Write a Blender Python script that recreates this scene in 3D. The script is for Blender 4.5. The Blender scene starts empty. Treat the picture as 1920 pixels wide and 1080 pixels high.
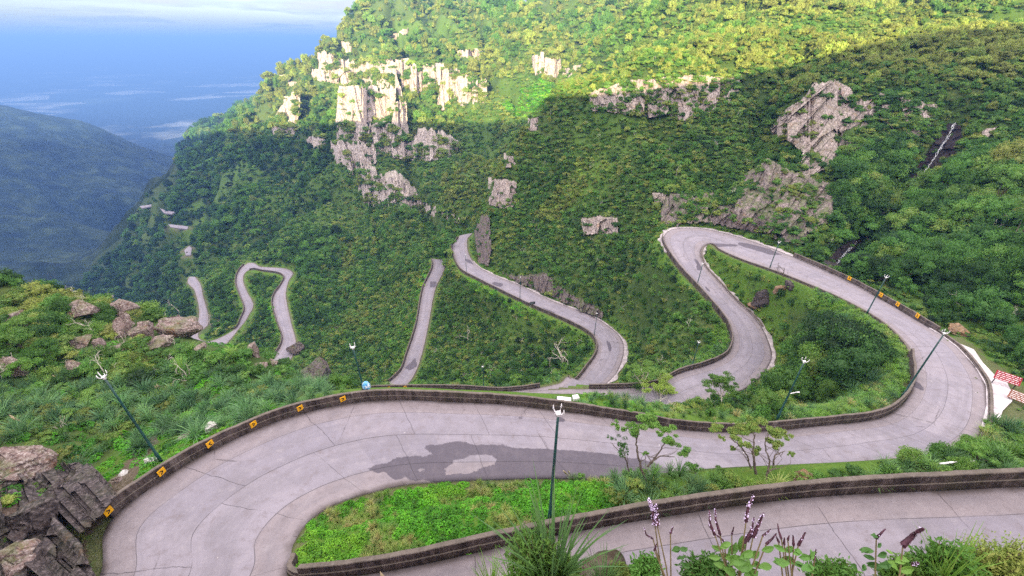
SUN_E, SKY_S, EXPO = 5.0, .13, 1.75
HAZE, HAZE_C = 3.4e-4, (.115, .24, .585)
CLOUD_D, CLOUD_L, CLOUD_T = (.80, .84, 1.25), (2.3, 2.2, 2.4), (9.6, 8.7, 8.8)
SKY_LOW = (.5, .5, .6)
N_TREES = 240
import bpy, bmesh, math, random
import numpy as np
from mathutils import Vector, Matrix, Euler
from mathutils.geometry import tessellate_polygon
R = math.radians
rng = np.random.default_rng(7)
random.seed(7)
S = bpy.context.scene
COL = S.collection

# ------------------------------------------------------------------ camera model
W, H, F = 1920.0, 1080.0, 774.0
PITCH = R(31.0)
CP, SP = math.cos(PITCH), math.sin(PITCH)

def ray(u, v):
    a = (np.asarray(u, float) - W / 2) / F
    b = (H / 2 - np.asarray(v, float)) / F
    return np.stack([a, CP + b * SP, -SP + b * CP], -1)

def at_h(u, v, h):
    d = ray(u, v)
    return d * (-h / d[..., 2])[..., None] if d.ndim > 1 else d * (-h / d[2])

def at_t(u, v, t):
    return ray(u, v) * t

def project(P):
    P = np.asarray(P, float)
    x, y, z = P[..., 0], P[..., 1], P[..., 2]
    dep = y * CP - z * SP
    up = y * SP + z * CP
    dd = np.where(dep > 0.05, dep, 0.05)
    return W / 2 + F * x / dd, H / 2 - F * up / dd, dep

# ------------------------------------------------------------------ noise
def _h(ix, iy, iz, seed):
    n = (ix.astype(np.int64) * 374761393 + iy.astype(np.int64) * 668265263 + iz.astype(np.int64) * 2147483647 + seed * 144269504) & 0xffffffff
    n = ((n ^ (n >> 13)) * 1274126177) & 0xffffffff
    n = ((n ^ (n >> 16)) * 2246822519) & 0xffffffff
    n = n ^ (n >> 15)
    return (n & 0xffffff) / float(0xffffff)

def vn3(x, y, z, seed=0):
    x, y, z = np.broadcast_arrays(np.asarray(x, float), np.asarray(y, float), np.asarray(z, float))
    ix, iy, iz = np.floor(x), np.floor(y), np.floor(z)
    fx, fy, fz = x - ix, y - iy, z - iz
    fx = fx * fx * fx * (fx * (fx * 6 - 15) + 10)
    fy = fy * fy * fy * (fy * (fy * 6 - 15) + 10)
    fz = fz * fz * fz * (fz * (fz * 6 - 15) + 10)
    r = 0
    for i in (0, 1):
        for j in (0, 1):
            for k in (0, 1):
                w = (fx if i else 1 - fx) * (fy if j else 1 - fy) * (fz if k else 1 - fz)
                r = r + w * _h(ix + i, iy + j, iz + k, seed)
    return r * 2 - 1

def vn2(x, y, seed=0):
    x, y = np.broadcast_arrays(np.asarray(x, float), np.asarray(y, float))
    ix, iy = np.floor(x), np.floor(y)
    fx, fy = x - ix, y - iy
    fx = fx * fx * fx * (fx * (fx * 6 - 15) + 10)
    fy = fy * fy * fy * (fy * (fy * 6 - 15) + 10)
    z = np.zeros_like(ix)
    r = 0
    for i in (0, 1):
        for j in (0, 1):
            w = (fx if i else 1 - fx) * (fy if j else 1 - fy)
            r = r + w * _h(ix + i, iy + j, z, seed)
    return r * 2 - 1

def fbm2(x, y, oct=4, seed=0):
    r, a, f = 0, .5, 1.0
    for o in range(oct):
        r = r + a * vn2(x * f + 17.3 * o, y * f - 9.1 * o, seed + o)
        a *= .5; f *= 2.03
    return r

def fbm3(x, y, z, oct=3, seed=0):
    r, a, f = 0, .5, 1.0
    for o in range(oct):
        r = r + a * vn3(x * f + 3.1 * o, y * f, z * f - 5.7 * o, seed + o)
        a *= .5; f *= 2.03
    return r

def sstep(a, b, x):
    t = np.clip((x - a) / (b - a), 0, 1)
    return t * t * (3 - 2 * t)

def inpoly(u, v, poly):
    u = np.asarray(u, float); v = np.asarray(v, float)
    c = np.zeros(u.shape, bool)
    n = len(poly)
    for i in range(n):
        x0, y0 = poly[i]; x1, y1 = poly[i - 1]
        if y0 == y1: continue
        m = ((y0 > v) != (y1 > v)) & (u < (x1 - x0) * (v - y0) / (y1 - y0) + x0)
        c ^= m
    return c

# ------------------------------------------------------------------ mesh helpers
def mesh_np(name, V, Fq=None, Ft=None, mat=None, smooth=False, parent=None, uv=None, attrs=None, link=True):
    """one mesh object from numpy arrays; Fq = quads, Ft = triangles"""
    me = bpy.data.meshes.new(name)
    V = np.asarray(V, np.float32)
    loops, starts = [], []
    off = 0
    if Fq is not None and len(Fq):
        Fq = np.asarray(Fq, np.int32); loops.append(Fq.ravel()); starts.append(np.arange(len(Fq)) * 4 + off); off += Fq.size
    if Ft is not None and len(Ft):
        Ft = np.asarray(Ft, np.int32); loops.append(Ft.ravel()); starts.append(np.arange(len(Ft)) * 3 + off); off += Ft.size
    L = np.concatenate(loops); ST = np.concatenate(starts).astype(np.int32)
    me.vertices.add(len(V)); me.vertices.foreach_set('co', V.ravel())
    me.loops.add(len(L)); me.loops.foreach_set('vertex_index', L)
    me.polygons.add(len(ST)); me.polygons.foreach_set('loop_start', ST)
    me.update(calc_edges=True)
    me.polygons.foreach_set('use_smooth', np.full(len(ST), smooth))
    if uv is not None:
        l = me.uv_layers.new(name='UVMap')
        l.data.foreach_set('uv', np.asarray(uv, np.float32)[L].ravel())
    for k, a in (attrs or {}).items():
        a = np.asarray(a, np.float32)
        if a.ndim == 1:
            at = me.attributes.new(k, 'FLOAT', 'POINT'); at.data.foreach_set('value', a)
        else:
            at = me.attributes.new(k, 'FLOAT_COLOR', 'POINT')
            at.data.foreach_set('color', np.concatenate([a, np.ones((len(a), 1))], 1).astype(np.float32).ravel())
    if mat: me.materials.append(mat)
    o = bpy.data.objects.new(name, me)
    if link: COL.objects.link(o)
    if parent: o.parent = parent
    return o

class MB:
    """collects pieces of one mesh"""
    def __init__(s): s.V, s.Q, s.T, s.n = [], [], [], 0
    def add(s, V, Q=None, T=None):
        V = np.asarray(V, float).reshape(-1, 3)
        if Q is not None and len(Q): s.Q.append(np.asarray(Q, int) + s.n)
        if T is not None and len(T): s.T.append(np.asarray(T, int) + s.n)
        s.V.append(V); s.n += len(V)
    def box(s, c, d, rz=0.0, rx=0.0, ry=0.0):
        v = np.array([[x, y, z] for x in (-.5, .5) for y in (-.5, .5) for z in (-.5, .5)]) * np.array(d)
        M = np.array(Euler((rx, ry, rz)).to_matrix())
        s.add(v @ M.T + np.array(c), [[0, 1, 3, 2], [4, 6, 7, 5], [0, 4, 5, 1], [2, 3, 7, 6], [0, 2, 6, 4], [1, 5, 7, 3]])
    def tube(s, P, r, n=6, cap=True):
        P = np.asarray(P, float); m = len(P)
        r = np.broadcast_to(np.asarray(r, float), (m,))
        T = np.gradient(P, axis=0); T /= np.linalg.norm(T, axis=1)[:, None] + 1e-9
        ref = np.array([.31, .17, .93]) if abs(T[0] @ np.array([.31, .17, .93])) < .9 else np.array([1., 0, 0])
        A = np.cross(T, ref); A /= np.linalg.norm(A, axis=1)[:, None] + 1e-9
        B = np.cross(T, A)
        an = np.arange(n) * 2 * np.pi / n
        V = P[:, None] + r[:, None, None] * (np.cos(an)[None, :, None] * A[:, None] + np.sin(an)[None, :, None] * B[:, None])
        i = np.arange(m - 1)[:, None] * n; j = np.arange(n)[None]
        q = np.stack([i + j, i + (j + 1) % n, i + n + (j + 1) % n, i + n + j], -1).reshape(-1, 4)
        V = V.reshape(-1, 3); t = []
        if cap:
            V = np.concatenate([V, P[:1], P[-1:]])
            for j in range(n):
                t.append([j + 0, m * n, (j + 1) % n]); t.append([(m - 1) * n + j, (m - 1) * n + (j + 1) % n, m * n + 1])
        s.add(V, q, t)
    def ball(s, c, r, sub=2, flat=1.0):
        bm = bmesh.new(); bmesh.ops.create_icosphere(bm, subdivisions=sub, radius=1)
        V = np.array([v.co[:] for v in bm.verts]); T = [[v.index for v in f.verts] for f in bm.faces]; bm.free()
        s.add(V * np.asarray(r) * np.array([1, 1, flat]) + np.asarray(c), None, T)
    def leaves(s, C, N, size, asp=.55, roll=None, tips=None):
        """diamond leaves: centres, normals, lengths"""
        C = np.asarray(C, float); N = np.asarray(N, float); k = len(C)
        N = N / (np.linalg.norm(N, axis=1)[:, None] + 1e-9)
        rnd = rng.normal(size=(k, 3)) if tips is None else np.asarray(tips, float)
        A = rnd - (rnd * N).sum(1)[:, None] * N; A /= np.linalg.norm(A, axis=1)[:, None] + 1e-9
        B = np.cross(N, A)
        sz = np.broadcast_to(np.asarray(size, float), (k,))[:, None]
        asp = np.broadcast_to(np.asarray(asp, float), (k,))[:, None]
        V = np.stack([C - A * sz * .5, C + B * sz * asp * .5 + A * sz * .06 + N * sz * .10, C + A * sz * .5 - N * sz * .06, C - B * sz * asp * .5 + A * sz * .06 + N * sz * .10], 1).reshape(-1, 3)
        s.add(V, np.arange(4 * k).reshape(k, 4))
    def build(s, name, mat, parent=None, smooth=False, link=True, attrs=None):
        return mesh_np(name, np.concatenate(s.V), np.concatenate(s.Q) if s.Q else None, np.concatenate(s.T) if s.T else None, mat, smooth, parent, link=link, attrs=attrs)

def tag(o, label, cat, group=None, kind=None):
    if label: o['label'] = label
    if cat: o['category'] = cat
    if group: o['group'] = group
    if kind: o['kind'] = kind
    return o

def thing(name, label, cat, loc=(0, 0, 0), rz=0.0, group=None, sc=None):
    o = bpy.data.objects.new(name, None); COL.objects.link(o)
    o.empty_display_size = .2
    o.location = [float(q) for q in loc]; o.rotation_euler = (0, 0, rz)
    if sc is not None: o.scale = sc
    return tag(o, label, cat, group)

# ------------------------------------------------------------------ node helpers
class NT:
    def __init__(s, name):
        s.m = bpy.data.materials.new(name); s.m.use_nodes = True
        s.t = s.m.node_tree; s.n = s.t.nodes; s.n.clear()
        s.out = s.n.new('ShaderNodeOutputMaterial')
    def new(s, t, **k):
        n = s.n.new(t)
        for a, b in k.items(): setattr(n, a, b)
        return n
    def link(s, a, b): s.t.links.new(a, b)
    def set(s, sock, v):
        if hasattr(v, 'is_output') or isinstance(v, bpy.types.NodeSocket): s.link(v, sock)
        else:
            if isinstance(v, (tuple, list)) and len(v) == 3 and sock.type == 'RGBA': v = (*v, 1)
            sock.default_value = v
    def math(s, op, a, b=0.0, c=None, clamp=False):
        n = s.new('ShaderNodeMath', operation=op); n.use_clamp = clamp
        s.set(n.inputs[0], a); s.set(n.inputs[1], b)
        if c is not None: s.set(n.inputs[2], c)
        return n.outputs[0]
    def mix(s, f, a, b, op='MIX'):
        n = s.new('ShaderNodeMix', data_type='RGBA', blend_type=op)
        s.set(n.inputs[0], f); s.set(n.inputs[6], a); s.set(n.inputs[7], b)
        return n.outputs[2]
    def noise(s, vec, scale, detail=4, rough=.55, out=0, dist=0.0):
        n = s.new('ShaderNodeTexNoise')
        if vec is not None: s.link(vec, n.inputs['Vector'])
        n.inputs['Scale'].default_value = scale; n.inputs['Detail'].default_value = detail
        n.inputs['Roughness'].default_value = rough; n.inputs['Distortion'].default_value = dist
        return n.outputs[out]
    def voro(s, vec, scale, feat='F1', out='Distance', rand=1.0):
        n = s.new('ShaderNodeTexVoronoi', feature=feat)
        if vec is not None: s.link(vec, n.inputs['Vector'])
        n.inputs['Scale'].default_value = scale; n.inputs['Randomness'].default_value = rand
        return n.outputs[out]
    def ramp(s, f, stops, interp='LINEAR'):
        n = s.new('ShaderNodeValToRGB'); n.color_ramp.interpolation = interp
        e = n.color_ramp.elements
        while len(e) > 1: e.remove(e[-1])
        for i, (p, c) in enumerate(stops):
            q = e[0] if i == 0 else e.new(p)
            q.position = p; q.color = (*c, 1) if len(c) == 3 else c
        s.set(n.inputs[0], f)
        return n.outputs[0]
    def sm(s, x, a, b):
        n = s.new('ShaderNodeMapRange', interpolation_type='SMOOTHSTEP')
        s.set(n.inputs[0], x); n.inputs[1].default_value = a; n.inputs[2].default_value = b
        return n.outputs[0]
    def pos(s): return s.new('ShaderNodeNewGeometry').outputs['Position']
    def attr(s, name, typ='GEOMETRY', out='Fac'):
        return s.new('ShaderNodeAttribute', attribute_type=typ, attribute_name=name).outputs[out]
    def scale_vec(s, v, sc):
        n = s.new('ShaderNodeMapping'); s.link(v, n.inputs[0]); n.inputs['Scale'].default_value = sc
        return n.outputs[0]
    def bump(s, h, st=.5, dist=.1):
        n = s.new('ShaderNodeBump'); s.link(h, n.inputs['Height'])
        n.inputs['Strength'].default_value = st; n.inputs['Distance'].default_value = dist
        return n.outputs[0]
    def principled(s, col, rough=.8, normal=None, spec=.3, metal=0.0, emit=None):
        p = s.new('ShaderNodeBsdfPrincipled')
        s.set(p.inputs['Base Color'], col); s.set(p.inputs['Roughness'], rough)
        p.inputs['Specular IOR Level'].default_value = spec; p.inputs['Metallic'].default_value = metal
        if normal is not None: s.link(normal, p.inputs['Normal'])
        return p
    def done(s, sh):
        s.link(sh.outputs[0] if hasattr(sh, 'outputs') else sh, s.out.inputs['Surface']); return s.m

def flat_mat(name, col, rough=.6, var=.25, scale=6.0, spec=.3, metal=0.0):
    t = NT(name)
    tc = t.new('ShaderNodeTexCoord').outputs['Object']
    n = t.noise(tc, scale, 5, .6)
    c = t.mix(t.sm(n, .3, .7), tuple(q * (1 - var) for q in col), tuple(min(1, q * (1 + var * .6)) for q in col))
    return t.done(t.principled(c, rough, spec=spec, metal=metal))
# ------------------------------------------------------------------ the road: stations of two edges
# (edge A pixel | None, edge B pixel | None, height below the eye, width)   A = left-hand edge going downhill
def px(u, v): return ('p', u, v)
def gp(x, y): return ('g', x, y)
ST = [
 (None, gp(62, 8.5), 14.0, 6.3), (None, gp(44, 10.2), 15.5, 6.3), (None, gp(32, 11.2), 16.5, 6.3),
 (None, px(1920, 913), 17.2, 6.3), (None, px(1750, 921), 17.5, 6.3), (None, px(1590, 928), 18.0, 6.3),
 (None, px(1442, 941), 18.4, 6.3), (None, px(1235, 971), 18.9, 6.3), (None, px(1055, 1002), 19.6, 6.3),
 (None, px(955, 1023), 20.0, 6.4), (gp(-5.65, 3.1), px(730, 1071), 21.0, 6), (gp(-11.5, 1.8), gp(-9.6, 9.45), 21.6, 6),
 (gp(-16, 3.0), gp(-10.5, 9.7), 21.9, 6), (gp(-19.0, 6.3), gp(-10.95, 10.1), 22.1, 6),
 (px(187, 1080), px(544, 1050), 22.2, 6), (px(202, 984), px(548, 1021), 22.4, 6), (px(280, 917), px(578, 976), 22.7, 6),
 (px(400, 843), px(630, 943), 23.0, 6), (px(555, 779), px(700, 921), 23.4, 6), (px(700, 752), px(774, 906), 23.8, 6),
 (px(870, 755), px(926, 898), 24.4, 6), (px(970, 761), px(1060, 896), 25.0, 6), (px(1090, 776), px(1200, 902), 25.6, 6),
 (px(1200, 793), px(1340, 906), 26.1, 6), (px(1300, 808), px(1480, 908), 26.8, 6), (px(1420, 809), px(1620, 888), 27.5, 6),
 (px(1553, 797), px(1720, 870), 28.0, 6), (px(1646, 785), px(1800, 848), 28.5, 6), (px(1690, 760), px(1843, 805), 29.0, 6),
 (px(1712, 724), px(1850, 752), 29.4, 6), (px(1712, 690), px(1842, 710), 29.9, 6), (px(1701, 648), px(1794, 650), 30.6, 6),
 (px(1655, 604), px(1742, 615), 31.4, 6), (px(1585, 564), px(1664, 568), 32.5, 6), (px(1520, 535), px(1590, 528), 33.7, 6),
 (px(1455, 509), px(1516, 494), 35.0, 6), (px(1392, 487), px(1440, 463), 36.0, 6), (px(1350, 468), px(1370, 440), 36.8, 6),
 (px(1336, 458), px(1310, 428), 37.3, 6), (px(1325, 458), px(1262, 430), 37.8, 6), (px(1317, 464), px(1244, 445), 38.2, 6),
 (px(1314, 478), px(1252, 470), 38.7, 6), (px(1322, 500), px(1277, 505), 39.5, 6), (px(1345, 526), px(1305, 535), 40.3, 6),
 (px(1379, 563), px(1338, 572), 41.3, 6), (px(1416, 597), px(1364, 606), 42.3, 6), (px(1438, 633), px(1374, 635), 43.2, 6),
 (px(1446, 675), px(1364, 665), 44.0, 6), (px(1400, 727), px(1331, 683), 44.8, 6), (None, px(1275, 700), 45.6, 6),
 (None, px(1220, 724), 46.4, 6), (gp(6, 42.5), gp(6, 48.5), 48.3, 6), (gp(-10, 42.5), gp(-10, 48.2), 49.8, 6),
 (gp(-22, 42.4), gp(-19, 48.4), 50.8, 6), (gp(-29, 48.5), gp(-20.2, 49.4), 51.3, 6), (px(690, 733), gp(-19.4, 50.6), 51.9, 6),
 (px(730, 731), None, 52.3, 5.5), (px(790, 730), None, 52.8, 5.5), (px(870, 731), None, 53.5, 5.5), (px(950, 734), None, 54.2, 5.5),
 (None, gp(11, 51.5), 55.2, 6), (gp(11, 60), gp(17, 56.5), 56.2, 6),
 (px(1074, 718), px(1133, 724), 56.8, 6), (px(1100, 690), px(1157, 698), 57.4, 6), (px(1118, 663), px(1170, 660), 58.0, 6),
 (px(1119, 642), px(1166, 637), 58.6, 6), (px(1104, 624), px(1148, 617), 59.2, 6), (px(1063, 602), px(1105, 590), 60.0, 6),
 (px(993, 572), px(1040, 566), 61.3, 6), (px(940, 546), px(975, 535), 62.6, 6), (px(896, 524), px(925, 515), 63.8, 6),
 (px(866, 507), px(895, 498), 64.7, 6), (px(852, 482), px(880, 478), 65.8, 6), (px(848, 461), px(876, 460), 66.6, 6),
 (px(856, 451), px(877, 447), 67.2, 6), (gp(-22, 155), gp(-17, 158), 68.0, 6), (gp(-27, 155), gp(-27, 161), 69.0, 6), (gp(-31, 152), gp(-36, 157), 70.6, 6),
 (None, px(812, 495), 73.6, 4.6), (None, px(793, 543), 76.0, 4.4), (None, px(781, 609), 79.5, 3.9), (None, px(763, 665), 82.5, 4.6),
 (None, px(748, 700), 84.3, 5.0), (gp(-36, 79), gp(-40, 86), 86.0, 6), (gp(-58, 80), gp(-57, 86), 88.0, 6), (gp(-77, 92), gp(-71, 95), 90.0, 6),
 (px(529, 642), px(555, 652), 93.0, 6), (px(519, 601), px(546, 605), 94.5, 6), (px(511, 569), px(539, 572), 95.7, 6),
 (px(515, 552), px(536, 550), 96.5, 6), (px(528, 533), px(541, 527), 97.3, 6), (px(533, 519), px(549, 511), 98.0, 6),
 (px(522, 512), px(531, 503), 98.6, 6), (px(492, 508), px(489, 500), 99.4, 6), (px(473, 505), px(467, 493), 100.2, 6),
 (px(460, 511), px(449, 507), 101.0, 6), (px(456, 526), px(443, 530), 102.0, 6), (px(463, 546), px(450, 552), 103.0, 6),
 (px(475, 572), px(459, 579), 104.2, 6), (px(466, 592), px(452, 598), 105.0, 6), (px(452, 612), px(441, 617), 106.0, 6),
 (gp(-120, 130), gp(-126, 136), 107.5, 6), (gp(-140, 138), gp(-137, 144), 110.0, 6),
 (px(372, 600), px(391, 606), 112.0, 6), (px(365, 545), px(380, 551), 115.0, 6), (px(352, 530), px(376, 533), 116.0, 6), (px(354, 519), px(366, 519), 117.0, 6),
]
FAR_BITS = [  # distant stretches of the same road: outline pixels and height
 ([(349, 480), (346, 470), (355, 462), (360, 466), (358, 479)], 130.0),
 ([(316, 421), (334, 423), (353, 425), (352, 430), (330, 428), (320, 426)], 140.0),
 ([(300, 391), (312, 395), (328, 398), (322, 402), (308, 400)], 148.0),
 ([(262, 387), (282, 384), (304, 381), (303, 384), (280, 388), (266, 391)], 155.0),
 ([(281, 336), (289, 334), (297, 338), (294, 341)], 162.0),
]

def _st3(e, h):
    if e is None: return None
    if e[0] == 'p': return at_h(e[1], e[2], h)
    return np.array([e[1], e[2], -h])
EA = [_st3(a, h) for a, b, h, w in ST]; EB = [_st3(b, h) for a, b, h, w in ST]
ref = np.array([(a if a is not None else b) if (a is None or b is None) else (a + b) / 2 for a, b in zip(EA, EB)])
for i, (a, b, h, w) in enumerate(ST):
    if EA[i] is None or EB[i] is None:
        known = [EA, EB][EA[i] is None]
        j0, j1 = max(0, i - 1), min(len(ST) - 1, i + 1)
        p0 = known[j0] if known[j0] is not None else ref[j0]; p1 = known[j1] if known[j1] is not None else ref[j1]
        T = (p1 - p0)[:2]; T = T / np.linalg.norm(T)
        left = np.array([-T[1], T[0], 0])
        if EA[i] is None: EA[i] = EB[i] + left * w
        else: EB[i] = EA[i] - left * w
EA = np.array(EA); EB = np.array(EB)

def catmull(P, step=None, counts=None):
    """resampled Catmull-Rom; returns points, station parameter"""
    n = len(P); out = []; par = []
    Q = np.concatenate([2 * P[:1] - P[1:2], P, 2 * P[-1:] - P[-2:-1]])
    for i in range(n - 1):
        p0, p1, p2, p3 = Q[i:i + 4]
        k = counts[i]
        t = np.arange(k)[:, None] / k
        # tangents limited by the chord so that short segments do not overshoot
        d = np.linalg.norm(p2 - p1)
        m1 = (p2 - p0); m1 = m1 / (np.linalg.norm(m1) + 1e-9) * d
        m2 = (p3 - p1); m2 = m2 / (np.linalg.norm(m2) + 1e-9) * d
        h00 = 2 * t**3 - 3 * t**2 + 1; h10 = t**3 - 2 * t**2 + t; h01 = -2 * t**3 + 3 * t**2; h11 = t**3 - t**2
        out.append(h00 * p1 + h10 * m1 + h01 * p2 + h11 * m2); par.append(i + t[:, 0])
    out.append(P[-1:]); par.append(np.array([n - 1.0]))
    return np.concatenate(out), np.concatenate(par)

cnt = []
for i in range(len(ST) - 1):
    L = max(np.linalg.norm(EA[i + 1] - EA[i]), np.linalg.norm(EB[i + 1] - EB[i]))
    cnt.append(int(max(3, L / (.4 if i < 50 else .8))))
RA, RPAR = catmull(EA, counts=cnt); RB, _ = catmull(EB, counts=cnt)
RC = (RA + RB) / 2
RHW = np.linalg.norm((RA - RB)[:, :2], axis=1) / 2
RS = np.concatenate([[0], np.cumsum(np.linalg.norm(np.diff(RC, axis=0), axis=1))])
def sidx(p): return int(np.argmin(np.abs(RPAR - p)))

# lay-by beside the right bend (extra paved ground)
LAYBY = [(1742, 614), (1765, 622), (1790, 640), (1826, 655), (1843, 680), (1868, 706), (1886, 712), (1897, 735), (1898, 752), (1880, 770), (1872, 795), (1862, 812), (1836, 815), (1850, 760), (1849, 722), (1828, 686), (1794, 650), (1765, 628)]
LAYH = lambda u, v: np.interp(v, [610, 650, 700, 750, 800], [31.3, 30.5, 29.9, 29.3, 28.9])

# samples the terrain has to follow: x, y, z, half-width
GONE = (RPAR > 74.75) & (RPAR < 77.8)            # swallowed by the forest at the back of the hairpin
CX = [np.column_stack([RC, RHW])[~GONE][::2]]
for u, v, hw in [(1800, 645, 1.2), (1835, 680, 1.6), (1855, 705, 2.0), (1870, 730, 2.5), (1872, 760, 2.3), (1860, 790, 1.8)]:
    CX.append(np.array([[*at_h(u, v, float(LAYH(u, v))), hw]]))
for poly, h in FAR_BITS:
    for u, v in poly:
        CX.append(np.array([[*at_h(u, v, h), 2.5]]))
CX = np.concatenate(CX)

# ------------------------------------------------------------------ terrain: control points
CTL = []   # (x,y,z)
def T_(u, v, t): CTL.append(at_t(u, v, t))
def X_(*p): CTL.extend(np.array(q, float) for q in p)
CTL.extend(RC[::14])
for poly, h in FAR_BITS: CTL.append(np.mean([at_h(u, v, h) for u, v in poly], axis=0))
# spur with boulders on the left
for q in [(300, 800, 32), (150, 750, 34), (0, 700, 36), (100, 650, 40), (130, 533, 50), (0, 528, 50), (250, 572, 49), (350, 622, 47), (450, 650, 46), (530, 680, 44), (610, 722, 40),
          (200, 620, 45), (40, 580, 47), (400, 740, 36), (520, 740, 34), (230, 700, 39), (60, 800, 30)]: T_(*q)
X_((-70, 60, -50), (-54, 53, -46), (-40, 48, -46), (-33, 44, -42), (-27, 40, -40), (-45, 65, -72), (-70, 90, -95), (-100, 100, -115), (-105, 70, -85), (-135, 100, -135), (-90, 45, -45), (-75, 30, -24), (-60, 10, -12), (-90, 10, -15))
# rock mass bottom left
for q in [(60, 950, 22), (30, 1060, 19), (125, 905, 26), (20, 860, 25), (150, 1030, 21.5), (100, 1075, 19.8)]: T_(*q)
X_((-30, 5, -17), (-36, 12, -19))
# below the main wall
X_((-10, 26.5, -29), (3, 26.5, -28.5), (-10, 34, -38.5), (5, 35, -40), (18, 30, -33), (20, 37, -40), (-20, 33, -36), (27, 33, -36), (34, 36, -36), (36, 48, -37.5), (30, 60, -44))
T_(1100, 745, 36)
# between the middle roads
for q in [(900, 600, 126), (980, 660, 104), (1150, 500, 107), (1200, 600, 90), (1080, 470, 116), (720, 600, 160), (650, 560, 178), (690, 660, 148), (600, 600, 172)]: T_(*q)
# near spur right of centre
for q in [(1300, 300, 106), (1300, 200, 120), (1200, 137, 127), (1060, 147, 150), (1000, 220, 152), (985, 250, 150), (920, 350, 152), (897, 425, 155), (1000, 450, 128), (1100, 400, 119), (950, 300, 151), (1120, 250, 132), (1150, 330, 118)]: T_(*q)
X_((30, 225, -30), (48, 205, -14))
# the spur has an edge: behind it the ground drops into the next valley
for u, v, t in ((1052, 150, 148), (1020, 185, 149), (992, 222, 150), (970, 270, 150), (945, 315, 151), (915, 350, 152), (898, 420, 155)):
    p = at_t(u, v, t); CTL.append(p); h_ = p[:2] / np.linalg.norm(p[:2])
    CTL.append(np.array([*(p[:2] + h_ * 13 + np.array([-4, 3])), p[2] - 17])); CTL.append(np.array([*(p[:2] + h_ * 30 + np.array([-6, 3])), p[2] - 22]))
# slope above the far hairpin and to the right
for q in [(1450, 418, 87), (1560, 300, 98), (1560, 170, 112), (1650, 430, 84), (1750, 500, 68), (1850, 600, 53), (1900, 655, 47.5), (1900, 500, 62), (1900, 350, 80), (1900, 200, 99), (1750, 200, 106),
          (1745, 300, 99), (1700, 360, 91), (1800, 300, 93), (1600, 480, 77), (1900, 100, 113), (1900, 0, 135), (1600, 0, 160), (1400, 0, 185), (1200, 0, 230), (1560, 95, 122), (1400, 110, 128), (1420, 250, 107), (1380, 340, 97)]: T_(*q)
X_((85, 40, -26), (130, 70, -14), (165, 70, 0), (100, 5, -8), (60, 14, -17), (56, 24, -27), (52, 31, -29.8), (60, 33, -28.5), (200, 100, 12), (45, 17, -21))
T_(1830, 850, 30)
# the strip between the two near legs
X_((24, 17, -25.9), (31.6, 20, -27.0), (18.5, 15.6, -24.2), (22, 14.8, -22.4), (27, 16, -23.5))
X_((0, 13.5, -21.6), (10, 13.2, -20.6), (14, 14.5, -22.6), (-5, 12.5, -22.2), (20, 13.6, -20.6))
# back mountain
for q in [(980, 218, 262), (900, 300, 225), (850, 425, 176), (700, 420, 207), (740, 372, 232), (700, 300, 270), (850, 280, 262), (640, 330, 264), (560, 350, 285), (500, 300, 365), (600, 450, 217), (500, 430, 265), (450, 380, 325), (400, 330, 435),
          (420, 250, 640), (350, 400, 380), (300, 450, 380), (250, 520, 350), (220, 500, 430), (700, 180, 335), (850, 150, 338), (800, 50, 405), (950, 50, 378), (690, 3, 455), (600, 103, 425), (550, 118, 445), (1000, 0, 385), (520, 232, 425), (640, 240, 300), (800, 230, 290), (560, 200, 400), (900, 200, 300), (760, 110, 355),
          (430, 460, 290), (400, 500, 262)]: T_(*q)
X_((-20, 600, 44), (150, 400, 38), (200, 300, 32), (260, 200, 24), (-170, 660, 44), (60, 720, 44), (300, 420, 40), (-260, 640, -70), (-300, 560, -70), (-330, 760, -60), (-100, 900, 30), (150, 900, 40))
for q in [(520, 152, 500), (540, 127, 640), (450, 182, 800), (380, 232, 800), (350, 242, 850), (300, 312, 760), (330, 290, 700), (480, 200, 700), (250, 380, 640), (200, 440, 540)]: T_(*q)
X_((-640, 1150, -260), (-900, 1150, -420), (-820, 800, -380), (-300, 1050, -90), (-300, 1500, -300), (200, 1400, 0), (-720, 1000, -260), (-750, 620, -330))
# valley and the dark hill across it
X_((-180, 140, -150), (-250, 150, -190), (-400, 250, -250), (-600, 522, -300), (-520, 420, -270), (-1000, 1000, -500), (-1400, 2300, -590), (-900, 1700, -570))
for q in [(0, 196, 1300), (150, 226, 1380), (300, 292, 1750), (100, 400, 900), (190, 520, 620), (50, 500, 600), (0, 300, 1050), (150, 330, 1150), (220, 380, 1050)]: T_(*q)
X_((-2600, 1900, -420), (-2100, 2600, -560), (-2600, 800, -60), (-1900, 500, -60), (-900, 250, -190), (-2200, 1500, -200), (-700, 100, -150), (-1700, 2000, -520))
for rr in (3200, 4200):
    for an in range(-70, 80, 14):
        CTL.append(np.array([rr * math.sin(R(an)), rr * math.cos(R(an)), -600.0 if an < 25 else -80.0]))
CTL = np.array(CTL)
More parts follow.
